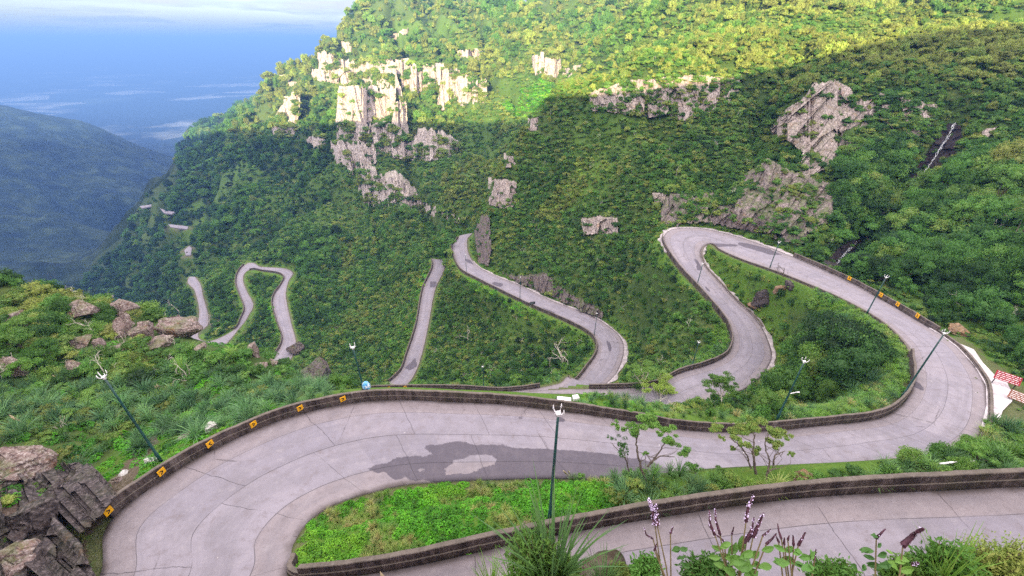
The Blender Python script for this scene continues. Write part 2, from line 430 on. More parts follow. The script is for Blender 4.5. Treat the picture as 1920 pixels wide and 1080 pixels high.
# drop control points that sit on top of another
keep = []
for i, p in enumerate(CTL):
    if all(np.hypot(*(p - CTL[j])[:2]) > 1.2 for j in keep): keep.append(i)
CTL = CTL[keep]
def kern(r): return np.sqrt(r * r + 9.0)
def rbf_fit(P, lam=.4):
    n = len(P); D = np.hypot(P[:, None, 0] - P[None, :, 0], P[:, None, 1] - P[None, :, 1])
    A = np.zeros((n + 3, n + 3)); A[:n, :n] = -kern(D) + np.eye(n) * -lam * 0
    A[np.arange(n), np.arange(n)] += lam
    Q = np.column_stack([np.ones(n), P[:, :2] / 100]); A[:n, n:] = Q; A[n:, :n] = Q.T
    return np.linalg.solve(A, np.concatenate([P[:, 2], np.zeros(3)]))
WRBF = rbf_fit(CTL)
def rbf(x, y):
    x = x.ravel().astype(np.float32); y = y.ravel().astype(np.float32); out = np.empty(len(x)); n = len(CTL)
    cx, cy, w = CTL[:, 0].astype(np.float32), CTL[:, 1].astype(np.float32), WRBF[:n].astype(np.float64)
    for i in range(0, len(x), 20000):
        r = np.sqrt((x[i:i + 20000, None] - cx) ** 2 + (y[i:i + 20000, None] - cy) ** 2 + 9.0)
        out[i:i + 20000] = -(r @ w) + WRBF[n] + (WRBF[n + 1] * x[i:i + 20000] + WRBF[n + 2] * y[i:i + 20000]) / 100
    return out

# polar grid round the lookout, finest where the photograph looks
TH = np.concatenate([np.arange(-1.32, 1.32, .0042), np.arange(1.32, 2 * np.pi - 1.32, .06)])
RR = np.concatenate([np.exp(np.arange(math.log(1.2), math.log(900), .0085)), np.exp(np.arange(math.log(900), math.log(45000), .035))])
TH2 = np.concatenate([TH, [TH[0] + 2 * np.pi]])
GX = np.sin(TH)[:, None] * RR[None]; GY = np.cos(TH)[:, None] * RR[None]
def ridge(x):   # crest of the plateau behind the lookout
    return np.interp(x, [-600, -239, -100, 7, 32, 60, 93, 146, 300, 600], [38, 36, 33, 31, 33, 40, 48, 49, 48, 48])

from mathutils.kdtree import KDTree
_f = np.linspace(0, 1, 13)
_smp = (RA[~GONE][:, None] * (1 - _f[None, :, None]) + RB[~GONE][:, None] * _f[None, :, None]).reshape(-1, 3)
_ext = []
for c in CX[(~GONE).sum() // 2 + 1:]:
    for q in range(-2, 3):
        for w_ in range(-2, 3): _ext.append([c[0] + q * c[3] / 2.5, c[1] + w_ * c[3] / 2.5, c[2]])
for u in np.arange(1730, 1905, 5.0):
    for v in np.arange(606, 820, 5.0):
        if inpoly(np.array([u]), np.array([v]), LAYBY)[0]: _ext.append(at_h(u, v, float(LAYH(u, v))) - [0, 0, .04])
_smp = np.concatenate([_smp, np.array(_ext)])
KD = KDTree(len(_smp))
for i, p in enumerate(_smp): KD.insert((p[0], p[1], 0), i)
KD.balance()
def road_near(x, y):
    """distance beyond the road edge, road height"""
    d = np.full(x.shape, 1e9); z = np.zeros(x.shape); c = CX.astype(np.float32)
    for i in range(0, len(x), 8000):
        D = np.sqrt((x[i:i + 8000, None] - c[:, 0]) ** 2 + (y[i:i + 8000, None] - c[:, 1]) ** 2) - c[:, 3]
        j = D.argmin(1); d[i:i + 8000] = D[np.arange(len(j)), j]; z[i:i + 8000] = c[j, 2]
    for i in np.nonzero(d < 8)[0]:
        f = KD.find_n((x[i], y[i], 0), 4)
        d[i] = max(0, f[0][2] - .25)
        w_ = [1 / (q[2] + .05) ** 2 for q in f]
        z[i] = sum(a * _smp[q[1], 2] for a, q in zip(w_, f)) / sum(w_)
    return d, z

def terrain_z(X, Y):
    sh = X.shape; x = X.ravel(); y = Y.ravel(); r = np.hypot(x, y)
    z = np.full(x.shape, -600.0); dist = np.full(x.shape, 1e3)
    m = (r < 4500) & (y > -5)
    z[m] = rbf(x[m], y[m])
    # rolling detail, growing with distance
    amp = np.interp(r, [10, 60, 200, 600, 1500, 4000], [.25, .8, 2.6, 9, 22, 14])
    lam = np.interp(r, [10, 60, 200, 600, 1500, 4000], [4, 9, 26, 75, 220, 500])
    det = fbm2(x / 9, y / 9, 3, 5) * 1.0 * sstep(12, 60, r) + fbm2(x / 40, y / 40, 4, 9) * 5 * sstep(80, 260, r) + fbm2(x / 170, y / 170, 5, 11) * 26 * sstep(260, 900, r)
    # gullies running down the big slopes
    det += -np.abs(fbm2(x / 60 + .6 * y / 120, y / 120, 4, 21)) * 21 * sstep(140, 400, r) * (1 - sstep(1200, 2500, r))
    z += det * (1 - .75 * sstep(1500, 3500, r))
    z = np.where(z > 40, 40 + 9 * np.tanh((z - 40) / 18), z)
    pl = -600 + fbm2(x / 1500, y / 1500, 3, 31) * 14
    k = sstep(2200, 3600, r); z = z * (1 - k) + pl * k
    n = (r < 460) & (y > 1)
    d, rz = road_near(x[n], y[n]); dist[n] = d
    k = sstep(.9, 5.0, d)
    z[n] = (rz - .13) * (1 - k) + z[n] * k
    # the lookout itself: a rock step under the camera and the plateau behind
    zb = np.where(y > -3, -3.3 - sstep(-1.5, .8, y) * .1 + sstep(-.6, -2.0, y) * 1.5, 0)
    back = np.interp(-y, [2, 3, 15, 60, 400], [0, 0, .16, 1, .9])
    zb = np.where(y < -2, -1.8 + back * (ridge(x) + 1.8), -3.3 + 1.5 * (1 - sstep(-2.0, -.4, y)))
    edge = 1.15 + .25 * vn2(x * .9, x * .13, 3)
    k = sstep(edge, edge + 1.9, y)
    z = zb * (1 - k) + z * k
    return z.reshape(sh), dist.reshape(sh)

GZ, GD = terrain_z(GX, GY)
_w = ((GD > 1.1) & (GD < 14) & (GX ** 2 + GY ** 2 < 300 ** 2) & (GY > 4)).astype(float)
for _ in range(6):
    b = GZ.copy(); b[1:-1, 1:-1] = (GZ[:-2, 1:-1] + GZ[2:, 1:-1] + GZ[1:-1, :-2] + GZ[1:-1, 2:] + 2 * GZ[1:-1, 1:-1]) / 6
    GZ = GZ * (1 - _w) + b * _w

def tlook(G, x, y):
    x = np.asarray(x, float); y = np.asarray(y, float)
    th = np.arctan2(x, y); th = np.where(th < TH[0], th + 2 * np.pi, th)
    fi = np.interp(th, TH2, np.arange(len(TH2))); fr = np.interp(np.hypot(x, y), RR, np.arange(len(RR)))
    i = np.floor(fi).astype(int); j = np.minimum(np.floor(fr).astype(int), len(RR) - 2); a = fi - i; b = fr - j
    i0 = i % len(TH); i1 = (i + 1) % len(TH)
    return (G[i0, j] * (1 - a) * (1 - b) + G[i1, j] * a * (1 - b) + G[i0, j + 1] * (1 - a) * b + G[i1, j + 1] * a * b)
def ground(x, y): return tlook(GZ, x, y)
def roadd(x, y): return tlook(GD, x, y)

RS_HIT = RR[(RR > 4) & (RR < 6000)]
def hit(u, v, rmin=4.0):
    """first terrain point along the ray through a pixel (arrays)"""
    d = ray(np.atleast_1d(np.asarray(u, float)), np.atleast_1d(np.asarray(v, float)))
    hd = np.hypot(d[:, 0], d[:, 1]); out = np.zeros_like(d)
    for i in range(0, len(d), 400):
        q = d[i:i + 400] / hd[i:i + 400, None]
        r = RS_HIT[RS_HIT > rmin]
        zz = ground(q[:, :1] * r, q[:, 1:2] * r) - q[:, 2:3] * r
        ok = zz > 0
        j = np.where(ok.any(1), ok.argmax(1), len(r) - 1)
        j0 = np.maximum(j - 1, 0); k = np.arange(len(q))
        z1, z0 = zz[k, j], zz[k, j0]
        f = np.where(j > j0, -z0 / (z1 - z0 + 1e-9), 0); f = np.clip(f, 0, 1)
        rr = r[j0] + (r[j] - r[j0]) * f
        out[i:i + 400] = q * rr[:, None]
    return out
def hit1(u, v, rmin=4.0): return hit(u, v, rmin)[0]
def visible(P, tol=0.0):
    """is a point above the line of sight blocked by terrain?  True where seen from the lookout"""
    P = np.asarray(P, float); r = np.hypot(P[:, 0], P[:, 1]); res = np.ones(len(P), bool)
    rs = np.exp(np.linspace(math.log(3), math.log(3000), 260))
    for i in range(0, len(P), 4000):
        p = P[i:i + 4000]; rr = r[i:i + 4000, None]
        q = p / rr
        zz = ground(q[:, :1] * rs, q[:, 1:2] * rs) - q[:, 2:3] * rs
        res[i:i + 4000] = ~((zz > tol) & (rs[None] < rr - 2 - .02 * rr)).any(1)
    return res

# ravines cut into the slopes
def meadow(x, y): return fbm2(np.asarray(x) / 34 + 3, np.asarray(y) / 34, 4, 140) + .12
_rr = np.hypot(GX, GY); _m = (_rr > 40) & (_rr < 700) & (GY > 20)
_ac = GX * .93 + GY * .36; _al = GY * .93 - GX * .36
_wx = 9 * fbm2(_al / 45, _ac / 45, 3, 150)
_g1 = 1 - np.abs(vn2((_ac + _wx) / 26, _al / 120, 151)) * 2.2; _g2 = 1 - np.abs(vn2((_ac + _wx) / 11, _al / 60, 152)) * 2.4
_keep = sstep(5, 22, GD)
GZ -= np.where(_m, _keep * (np.clip(_g1, 0, 1) ** 1.5 * np.interp(_rr, [40, 90, 170, 320, 700], [.4, 3.0, 8.0, 15, 22]) + np.clip(_g2, 0, 1) ** 1.5 * np.interp(_rr, [40, 90, 170, 320, 700], [.3, 1.5, 3.0, 5, 7])), 0)
def carve(pix, depth, width):
    Q = hit([p[0] for p in pix], [p[1] for p in pix]); D = np.full(GX.shape, 1e9)
    m = (_rr < 420) & (GY > 10)
    x, y = GX[m], GY[m]; d = np.full(x.shape, 1e9)
    for a, b in zip(Q[:-1], Q[1:]):
        e = (b - a)[:2]; t = np.clip(((x - a[0]) * e[0] + (y - a[1]) * e[1]) / (e @ e + 1e-9), 0, 1)
        d = np.minimum(d, np.hypot(x - a[0] - e[0] * t, y - a[1] - e[1] * t))
    GZ[m] -= depth * np.exp(-(d / width) ** 2) * sstep(1.5, 8, GD[m])
carve([(1800, 200), (1790, 232), (1779, 255), (1752, 296), (1722, 336), (1690, 372), (1650, 415), (1606, 455), (1580, 484), (1562, 508)], 5.5, 3.6)
carve([(1500, 85), (1475, 130), (1455, 180), (1432, 240), (1420, 300)], 7.0, 5.0)
carve([(1330, 150), (1335, 210), (1350, 280), (1345, 350)], 4.0, 5.0)
# ------------------------------------------------------------------ materials of the setting
def leaf_material(name, stops, rough=.55, trans=.32):
    t = NT(name)
    tint = t.attr('tint', 'INSTANCER')
    rnd = t.new('ShaderNodeObjectInfo').outputs['Random']
    tc = t.new('ShaderNodeTexCoord').outputs['Object']
    n = t.noise(tc, 5.0, 2, .5)
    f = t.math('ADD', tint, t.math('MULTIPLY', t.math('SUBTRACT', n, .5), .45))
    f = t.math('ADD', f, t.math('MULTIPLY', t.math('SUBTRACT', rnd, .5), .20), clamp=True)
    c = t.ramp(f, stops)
    val = t.math('ADD', .68, t.math('MULTIPLY', rnd, .64))
    hs = t.new('ShaderNodeHueSaturation'); t.link(c, hs.inputs['Color']); t.link(val, hs.inputs['Value'])
    p = t.principled(hs.outputs[0], rough, spec=.25)
    tr = t.new('ShaderNodeBsdfTranslucent'); t.link(hs.outputs[0], tr.inputs[0])
    m = t.new('ShaderNodeMixShader'); m.inputs[0].default_value = trans
    t.link(p.outputs[0], m.inputs[1]); t.link(tr.outputs[0], m.inputs[2])
    return t.done(m)

GREENS = [(0, (.034, .082, .026)), (.22, (.056, .142, .030)), (.42, (.090, .212, .036)), (.6, (.138, .240, .046)), (.78, (.225, .25, .062)), (1, (.21, .31, .05))]
M_LEAF = leaf_material('tree_leaves', GREENS)
M_SHRUB = leaf_material('shrub_leaves', GREENS, .5)
M_BRIGHT = leaf_material('bright_leaves', [(0, (.035, .14, .012)), (.5, (.088, .31, .014)), (1, (.20, .35, .03))], .45, .3)
M_GRASS = leaf_material('grass_blades', [(0, (.06, .15, .07)), (.35, (.12, .24, .09)), (.65, (.16, .31, .045)), (1, (.36, .33, .13))], .5, .3)
M_PALE = leaf_material('dry_plumes', [(0, (.35, .28, .18)), (1, (.55, .47, .33))], .8, .2)

def bark_mat(name, c0, c1):
    t = NT(name); tc = t.new('ShaderNodeTexCoord').outputs['Object']
    n = t.noise(t.scale_vec(tc, (9, 9, 2)), 3.0, 5, .65)
    return t.done(t.principled(t.mix(t.sm(n, .35, .65), c0, c1), .85, t.bump(n, .6, .03)))
M_BARK = bark_mat('brown_bark', (.06, .045, .035), (.17, .14, .11))
M_DEAD = bark_mat('bleached_wood', (.30, .26, .22), (.58, .53, .46))

def rock_mat(name, dark, mid, light, stain=(.20, .11, .06), streak=1.0, sc=1.0, moss=.35):
    t = NT(name); P = t.pos()
    vs = t.scale_vec(P, (1.0 * sc, 1.0 * sc, .16 * sc))
    n1 = t.noise(vs, .9, 7, .68)
    n2 = t.noise(P, .35 * sc, 5, .6)
    n3 = t.noise(P, 2.6 * sc, 6, .7)
    cr = t.voro(vs, .55, 'DISTANCE_TO_EDGE')
    c = t.mix(t.sm(n1, .36, .62), dark, mid)
    c = t.mix(t.sm(n3, .46, .66), c, light)
    c = t.mix(t.math('MULTIPLY', t.sm(n2, .55, .72), .65), c, stain)
    lich = t.noise(P, 6.0 * sc, 3, .7)
    c = t.mix(t.math('MULTIPLY', t.sm(lich, .60, .70), .5), c, tuple(min(.7, q * 1.35) for q in light))
    crack = t.math('SUBTRACT', 1.0, t.sm(cr, .0, .05))
    c = t.mix(t.math('MULTIPLY', crack, .75 * streak), c, tuple(q * .35 for q in dark))
    nrm = t.new('ShaderNodeSeparateXYZ'); t.link(t.new('ShaderNodeNewGeometry').outputs['Normal'], nrm.inputs[0])
    up = t.math('MULTIPLY', t.sm(nrm.outputs[2], .55, .9), t.sm(n2, .38, .58))
    c = t.mix(t.math('MULTIPLY', up, moss), c, (.07, .10, .03))
    h = t.math('ADD', t.math('MULTIPLY', n1, .7), t.math('ADD', t.math('MULTIPLY', n3, .5), t.math('MULTIPLY', t.sm(cr, 0, .09), .5)))
    return t.done(t.principled(c, .88, t.bump(h, .9, .35 / sc), spec=.2))
M_CLIFF = rock_mat('pale_cliff_rock', (.20, .16, .14), (.44, .37, .34), (.60, .54, .50), (.36, .27, .20), sc=1.0)
M_CLIFFGREY = rock_mat('weathered_cliff_rock', (.13, .102, .094), (.33, .268, .245), (.54, .47, .43), (.38, .24, .155), streak=.6, sc=1.6)
M_ROCKDARK = rock_mat('dark_wet_rock', (.022, .018, .019), (.065, .052, .052), (.15, .125, .125), (.10, .05, .03), streak=.3, sc=2.2, moss=.15)
M_BOULDER = rock_mat('reddish_boulder_rock', (.10, .065, .06), (.22, .155, .14), (.42, .36, .34), (.26, .12, .055), streak=.15, sc=2.6, moss=.6)

# terrain
def terrain_mat():
    t = NT('hillside'); P = t.pos()
    n1 = t.noise(P, .11, 5, .6); n2 = t.noise(P, 1.7, 5, .65); n3 = t.noise(P, .012, 5, .6)
    n4 = t.noise(P, 7.0, 4, .7)
    c = t.ramp(n1, [(.3, (.040, .070, .022)), (.5, (.070, .115, .03)), (.7, (.12, .145, .042))])
    c = t.mix(t.sm(n2, .42, .62), c, (.045, .08, .022))
    c = t.mix(t.math('MULTIPLY', t.sm(n3, .45, .62), .6), c, (.07, .105, .03))
    g = t.attr('grass'); gc = t.ramp(n2, [(.3, (.055, .13, .018)), (.55, (.10, .19, .025)), (.75, (.17, .20, .045))])
    gc = t.mix(t.sm(n4, .45, .7), gc, (.06, .13, .02))
    c = t.mix(g, c, gc)
    so = t.attr('soil'); sc = t.ramp(n4, [(.3, (.05, .035, .028)), (.55, (.13, .095, .075)), (.75, (.25, .21, .185))])
    c = t.mix(so, c, sc)
    wd = t.attr('wood'); wc = t.ramp(t.noise(P, .018, 8, .75), [(.38, (.006, .014, .010)), (.5, (.018, .032, .016)), (.62, (.045, .066, .026))])
    c = t.mix(wd, c, wc)
    # far plain: fields, woods, pale settlements
    pl = t.attr('plain')
    f1 = t.voro(t.scale_vec(P, (.0016, .0024, .0)), 1.0, 'F1', 'Color')
    fb = t.new('ShaderNodeRGBToBW'); t.link(f1, fb.inputs[0])
    f2 = t.noise(P, .0009, 6, .62)
    pc = t.ramp(fb.outputs[0], [(.2, (.03, .05, .02)), (.5, (.06, .09, .03)), (.66, (.12, .15, .06)), (.78, (.50, .50, .40))])
    pc = t.mix(t.sm(f2, .44, .56), (.025, .042, .018), pc)
    c = t.mix(pl, c, pc)
    h = t.math('ADD', n2, t.math('MULTIPLY', n4, .4))
    return t.done(t.principled(c, .95, t.bump(h, .8, .4), spec=.1))
M_GROUND = terrain_mat()

LAWN = [(1528, 541), (1560, 556), (1610, 583), (1660, 616), (1700, 652), (1710, 698), (1690, 738), (1650, 764), (1560, 784), (1480, 790), (1430, 785), (1480, 768), (1550, 752), (1590, 720), (1610, 690), (1590, 650), (1560, 610), (1520, 575)]
LAWN2 = [(1345, 606), (1368, 622), (1370, 655), (1330, 680), (1250, 700), (1205, 724), (1215, 706), (1285, 682), (1325, 645)]
MEADOW = [(955, 150), (1000, 145), (1045, 160), (1010, 218), (965, 220), (940, 200)]
VERGE3 = [(880, 520), (900, 530), (1000, 580), (1065, 608), (1112, 634), (1116, 660), (1100, 680), (1090, 660), (1060, 630), (990, 600), (900, 552), (870, 530)]
VERGE4 = [(796, 500), (816, 490), (780, 590), (745, 700), (700, 705), (735, 640), (765, 560)]
VERGE5 = [(505, 560), (514, 560), (526, 640), (510, 640), (498, 590)]
KNOLL = [(1075, 742), (1120, 735), (1180, 752), (1290, 800), (1290, 808), (1160, 780), (1060, 758)]
ISLAND = [(544, 1050), (578, 976), (630, 943), (700, 921), (774, 906), (926, 898), (1060, 896), (1200, 905), (1340, 906), (1480, 908), (1442, 930), (1235, 962), (1055, 992), (955, 1015), (730, 1062), (560, 1080)]
LEFTGRASS = [(150, 900), (200, 860), (260, 800), (330, 760), (420, 745), (560, 755), (620, 742), (560, 765), (400, 830), (310, 890), (230, 960)]
GREENS_PATCH = [(1000, 410), (1090, 300), (1130, 290), (1150, 320), (1090, 380), (1040, 420)]
DEEPGREEN = [(620, 240), (980, 235), (900, 420), (770, 400), (870, 290)]
GP_, GPR_ = np.stack([GX, GY, GZ], -1), None
uu, vv, dd = project(GP_)
infront = dd > 1
grass = np.zeros(GZ.shape)
for poly, k in ((LAWN, 1), (LAWN2, 1), (MEADOW, .5), (VERGE3, .8), (VERGE4, .6), (VERGE5, .8), (KNOLL, 1), (ISLAND, .9), (LEFTGRASS, .55), (GREENS_PATCH, .6)):
    grass = np.maximum(grass, k * (inpoly(uu, vv, poly) & infront))
grass = np.maximum(grass, .75 * (GD < 2.0) * (GZ > -110))
rr_ = np.hypot(GX, GY)
grass = np.maximum(grass, .42 * sstep(.14, .40, meadow(GX, GY)) * (rr_ > 60) * (rr_ < 520))
soil = np.zeros(GZ.shape)
soil = np.maximum(soil, .55 * (GD < .5))
soil = np.maximum(soil, ((GY < 3.4) & (GY > -40)) * 1.0)
soil = np.maximum(soil, (inpoly(uu, vv, [(-200, 880), (60, 890), (190, 905), (235, 930), (160, 1010), (200, 1300), (-200, 1300)]) & infront) * 1.0)
soil = np.maximum(soil, (inpoly(uu, vv, [(200, 930), (222, 880), (262, 838), (300, 800), (336, 778), (345, 786), (300, 822), (262, 880), (255, 905), (215, 945)]) & infront) * .9)
plain = sstep(1500, 2600, rr_) * (GZ < -380)
nt, nr = GZ.shape
i = np.arange(nt)[:, None]; j = np.arange(nr - 1)[None]
q = np.stack([i * nr + j, ((i + 1) % nt) * nr + j, ((i + 1) % nt) * nr + j + 1, i * nr + j + 1], -1).reshape(-1, 4)[:, ::-1]
cen = np.array([[0, 0, float(GZ[:, 0].mean())]])
tv = np.concatenate([GP_.reshape(-1, 3), cen])
ft = np.stack([np.arange(nt) * nr, np.full(nt, nt * nr), ((np.arange(nt) + 1) % nt) * nr], -1)[:, ::-1]
z1 = np.zeros(1)
terrain = mesh_np('terrain', tv, q, ft, M_GROUND, True, attrs={'grass': np.append(grass.ravel(), 0), 'soil': np.append(soil.ravel(), 1), 'plain': np.append(plain.ravel(), 0), 'wood': np.append((sstep(520, 760, rr_) * (GX < -.34 * GY)).ravel(), 0)})
tag(terrain, 'steep green mountainside falling from the lookout to the hazy valley floor', 'hillside', kind='structure')

# ------------------------------------------------------------------ road
def road_mat():
    t = NT('concrete_road')
    uv = t.new('ShaderNodeUVMap').outputs[0]; sp = t.new('ShaderNodeSeparateXYZ'); t.link(uv, sp.inputs[0])
    s, f = sp.outputs[0], sp.outputs[1]          # metres along, fraction across
    P = t.pos()
    n1 = t.noise(P, .5, 5, .6); n2 = t.noise(P, 6.0, 5, .7); n3 = t.noise(P, 28.0, 3, .7); nb = t.noise(P, .16, 4, .6)
    wob = t.math('MULTIPLY', t.math('SUBTRACT', t.noise(P, .8, 3, .5), .5), .007)
    wobs = t.math('MULTIPLY', t.math('SUBTRACT', t.noise(P, .7, 4, .6), .5), .9)
    ff = t.math('ADD', f, wob)
    lane = t.math('FLOOR', t.math('MULTIPLY', t.math('ADD', ff, .03), 1.98))
    ss = t.math('ADD', s, t.math('MULTIPLY', lane, 1.3))
    cell = t.math('FLOOR', t.math('DIVIDE', ss, 5.2))
    wn = t.new('ShaderNodeTexWhiteNoise', noise_dimensions='2D'); cv = t.new('ShaderNodeCombineXYZ'); t.link(cell, cv.inputs[0]); t.link(lane, cv.inputs[1]); t.link(cv.outputs[0], wn.inputs[0])
    base = t.mix(wn.outputs[0], (.188, .173, .208), (.240, .219, .252))
    edge = t.math('MAXIMUM', t.math('SUBTRACT', 1.0, t.sm(ff, .17, .19)), t.sm(ff, .80, .82))
    base = t.mix(t.math('MULTIPLY', edge, .75), base, (.215, .182, .186))
    base = t.mix(t.math('MULTIPLY', t.sm(n1, .45, .68), .5), base, (.15, .135, .152))
    base = t.mix(t.math('MULTIPLY', t.sm(nb, .5, .66), .45), base, (.245, .215, .235))
    base = t.mix(t.math('MULTIPLY', t.sm(n2, .5, .75), t.math('ADD', .22, t.math('MULTIPLY', edge, .3))), base, (.115, .10, .108))
    base = t.mix(t.math('MULTIPLY', t.sm(n3, .52, .72), .35), base, (.27, .245, .262))
    # wheel tracks run along the lanes
    trk = t.noise(t.scale_vec(uv, (.04, 7, 1)), 1.0, 5, .7)
    base = t.mix(t.math('MULTIPLY', t.sm(trk, .42, .70), .5), base, (.14, .128, .148))
    n5 = t.noise(P, 1.4, 6, .72); n6 = t.noise(P, 60.0, 2, .6)
    base = t.mix(t.math('MULTIPLY', t.sm(n5, .50, .72), .68), base, (.145, .122, .128))
    base = t.mix(t.math('MULTIPLY', t.sm(n5, .48, .30), .35), base, (.30, .272, .285))
    base = t.mix(t.math('MULTIPLY', t.sm(n6, .60, .70), .5), base, (.09, .08, .08))
    base = t.mix(t.math('MULTIPLY', t.sm(n6, .36, .28), .5), base, (.40, .37, .37))
    spk = t.voro(P, 1.1, 'F1'); base = t.mix(t.math('MULTIPLY', t.math('LESS_THAN', spk, .045), t.sm(n1, .5, .56)), base, (.50, .47, .46))
    # dirt gathered in the gutters
    gut = t.math('MAXIMUM', t.math('SUBTRACT', 1.0, t.sm(f, .0, .07)), t.sm(f, .94, 1.0))
    base = t.mix(t.math('MULTIPLY', gut, t.math('MULTIPLY', t.sm(n1, .35, .6), .8)), base, (.095, .075, .068))
    # joints
    def line(x, w): return t.math('LESS_THAN', t.math('ABSOLUTE', x), w)
    jt = t.math('SUBTRACT', t.math('FRACT', t.math('DIVIDE', t.math('ADD', ss, t.math('MULTIPLY', wobs, .45)), 5.2)), .5)
    jl = t.math('MAXIMUM', line(t.math('SUBTRACT', ff, .18), .0016), t.math('MAXIMUM', line(t.math('SUBTRACT', ff, .475), .0026), line(t.math('SUBTRACT', ff, .81), .0024)))
    jj = t.math('MAXIMUM', t.math('MULTIPLY', line(jt, .0032), t.sm(n1, .30, .5)), t.math('MULTIPLY', jl, t.sm(nb, .26, .46)))
    base = t.mix(t.math('MULTIPLY', jj, .75), base, (.035, .03, .034))
    crk = t.voro(t.scale_vec(P, (.16, .16, .16)), 1.0, 'DISTANCE_TO_EDGE')
    crd = t.math('ADD', crk, t.math('MULTIPLY', t.math('SUBTRACT', t.noise(P, 1.5, 4, .7), .5), .05))
    base = t.mix(t.math('MULTIPLY', t.math('MULTIPLY', line(crd, .0035), t.sm(nb, .5, .6)), .7), base, (.07, .06, .065))
    # asphalt repairs
    pt = t.math('ADD', t.attr('patch'), t.math('MULTIPLY', t.math('SUBTRACT', t.noise(P, 2.6, 8, .74), .5), 1.0))
    pm = t.math('MULTIPLY', t.sm(pt, .43, .56), t.math('ADD', .72, t.math('MULTIPLY', n2, .38)))
    asp = t.mix(n3, (.050, .043, .057), (.090, .079, .098))
    asp = t.mix(t.math('MULTIPLY', t.sm(n5, .45, .7), .55), asp, (.115, .10, .118))
    base = t.mix(pm, base, asp)
    base = t.mix(t.math('MULTIPLY', t.math('MULTIPLY', jj, pm), .7), base, (.02, .018, .02))
    rough = t.math('SUBTRACT', .82, t.math('MULTIPLY', t.sm(n1, .4, .7), .1))
    return t.done(t.principled(base, rough, t.bump(t.math('ADD', n3, t.math('MULTIPLY', jj, -1.5)), .35, .02), spec=.3))
M_ROAD = road_mat()
NCR = 24
fr = np.linspace(0, 1, NCR + 1)
RV = RA[:, None] * (1 - fr[None, :, None]) + RB[:, None] * fr[None, :, None]
RV[..., 2] += .05 * (1 - (2 * fr - 1) ** 2)[None]
ru, rv_, rd_ = project(RV)
Z8 = lambda L: [(600 + a / 2.7, 680 + b / 2.7) for a, b in L]
patch = np.zeros(ru.shape)
srow = np.broadcast_to(RPAR[:, None], ru.shape)
near = (srow > 15) & (srow < 28)
PO = Z8([(225, 542), (300, 518), (370, 492), (470, 480), (535, 470), (540, 395), (640, 405), (720, 404), (900, 418), (1060, 440), (1200, 438), (1330, 455), (1480, 465), (1600, 482), (1700, 505), (1760, 540), (1890, 575), (2050, 600), (1890, 600), (1600, 600), (1330, 600), (1180, 600), (950, 600), (700, 600), (480, 605), (420, 580), (400, 600), (350, 580), (340, 560), (300, 560)])
PH = [Z8([(605, 560), (640, 525), (700, 490), (770, 472), (830, 465), (935, 462), (930, 472), (890, 475), (892, 510), (800, 540), (757, 568)]), Z8([(455, 547), (545, 530), (535, 555)]), Z8([(540, 452), (610, 455), (585, 470), (538, 484)]), Z8([(548, 398), (650, 405), (600, 415), (545, 425)])]
m = inpoly(ru, rv_, PO) & near
for hpoly in PH: m &= ~inpoly(ru, rv_, hpoly)
patch[m] = 1
for poly in ([(549, 800), (553, 790), (562, 787), (568, 793), (565, 801), (552, 803)], [(1710, 712), (1722, 716), (1736, 733), (1722, 729), (1708, 720)], [(1676, 764), (1690, 748), (1707, 722), (1704, 744), (1694, 760)],
             [(1384, 454), (1405, 457), (1440, 466), (1470, 478), (1445, 478), (1405, 466), (1384, 460)], [(1300, 484), (1310, 490), (1318, 507), (1306, 508), (1306, 494)], [(1322, 462), (1335, 456), (1380, 458), (1384, 462), (1340, 463), (1324, 470)],
             [(1320, 535), (1328, 540), (1333, 548), (1326, 546)], [(960, 779), (980, 778), (978, 786), (958, 786)], [(1042, 778), (1052, 778), (1056, 786), (1066, 796), (1056, 795), (1044, 787)],
             [(1136, 633), (1147, 648), (1146, 662), (1140, 655)], [(806, 527), (818, 527), (818, 538), (806, 538)], [(757, 690), (770, 680), (778, 672), (784, 686), (770, 694)], [(870, 486), (880, 486), (890, 497), (876, 492)],
             [(925, 528), (944, 532), (940, 539), (922, 533)], [(1015, 576), (1040, 585), (1034, 592), (1008, 580)]):
    patch[inpoly(ru, rv_, poly) & (rd_ > 1)] = 1
# soften by one cell so that the shader can break the edge
pp = patch.copy(); pp[1:] += patch[:-1]; pp[:-1] += patch[1:]; pp[:, 1:] += patch[:, :-1]; pp[:, :-1] += patch[:, 1:]; patch = pp / 5
n = len(RA)
top = RV.reshape(-1, 3); k1 = NCR + 1
# vertical skirts so that the slab has thickness
low = np.concatenate([RV[:, :1] - [0, 0, .35], RV[:, -1:] - [0, 0, .35]], 1).reshape(-1, 3)
i = np.arange(n - 1)[:, None]; j = np.arange(NCR)[None]
q = np.stack([i * k1 + j, (i + 1) * k1 + j, (i + 1) * k1 + j + 1, i * k1 + j + 1], -1).reshape(-1, 4)[:, ::-1]
b0 = n * k1; ii = np.arange(n - 1)
q = q[~np.repeat(GONE[:-1], NCR)]; ii = ii[~GONE[:-1]]
qa = np.stack([ii * k1, (ii + 1) * k1, b0 + 2 * (ii + 1), b0 + 2 * ii], -1); qb = np.stack([ii * k1 + NCR, b0 + 2 * ii + 1, b0 + 2 * (ii + 1) + 1, (ii + 1) * k1 + NCR], -1)
uvr = np.stack([np.broadcast_to(RS[:, None], ru.shape), np.broadcast_to(fr[None], ru.shape)], -1).reshape(-1, 2)
uvl = np.stack([np.repeat(RS, 2), np.tile([0., 1.], n)], -1)
road = mesh_np('road', np.concatenate([top, low]), np.concatenate([q, qa, qb]), None, M_ROAD, True, uv=np.concatenate([uvr, uvl]), attrs={'patch': np.concatenate([patch.ravel(), np.zeros(2 * n)])})
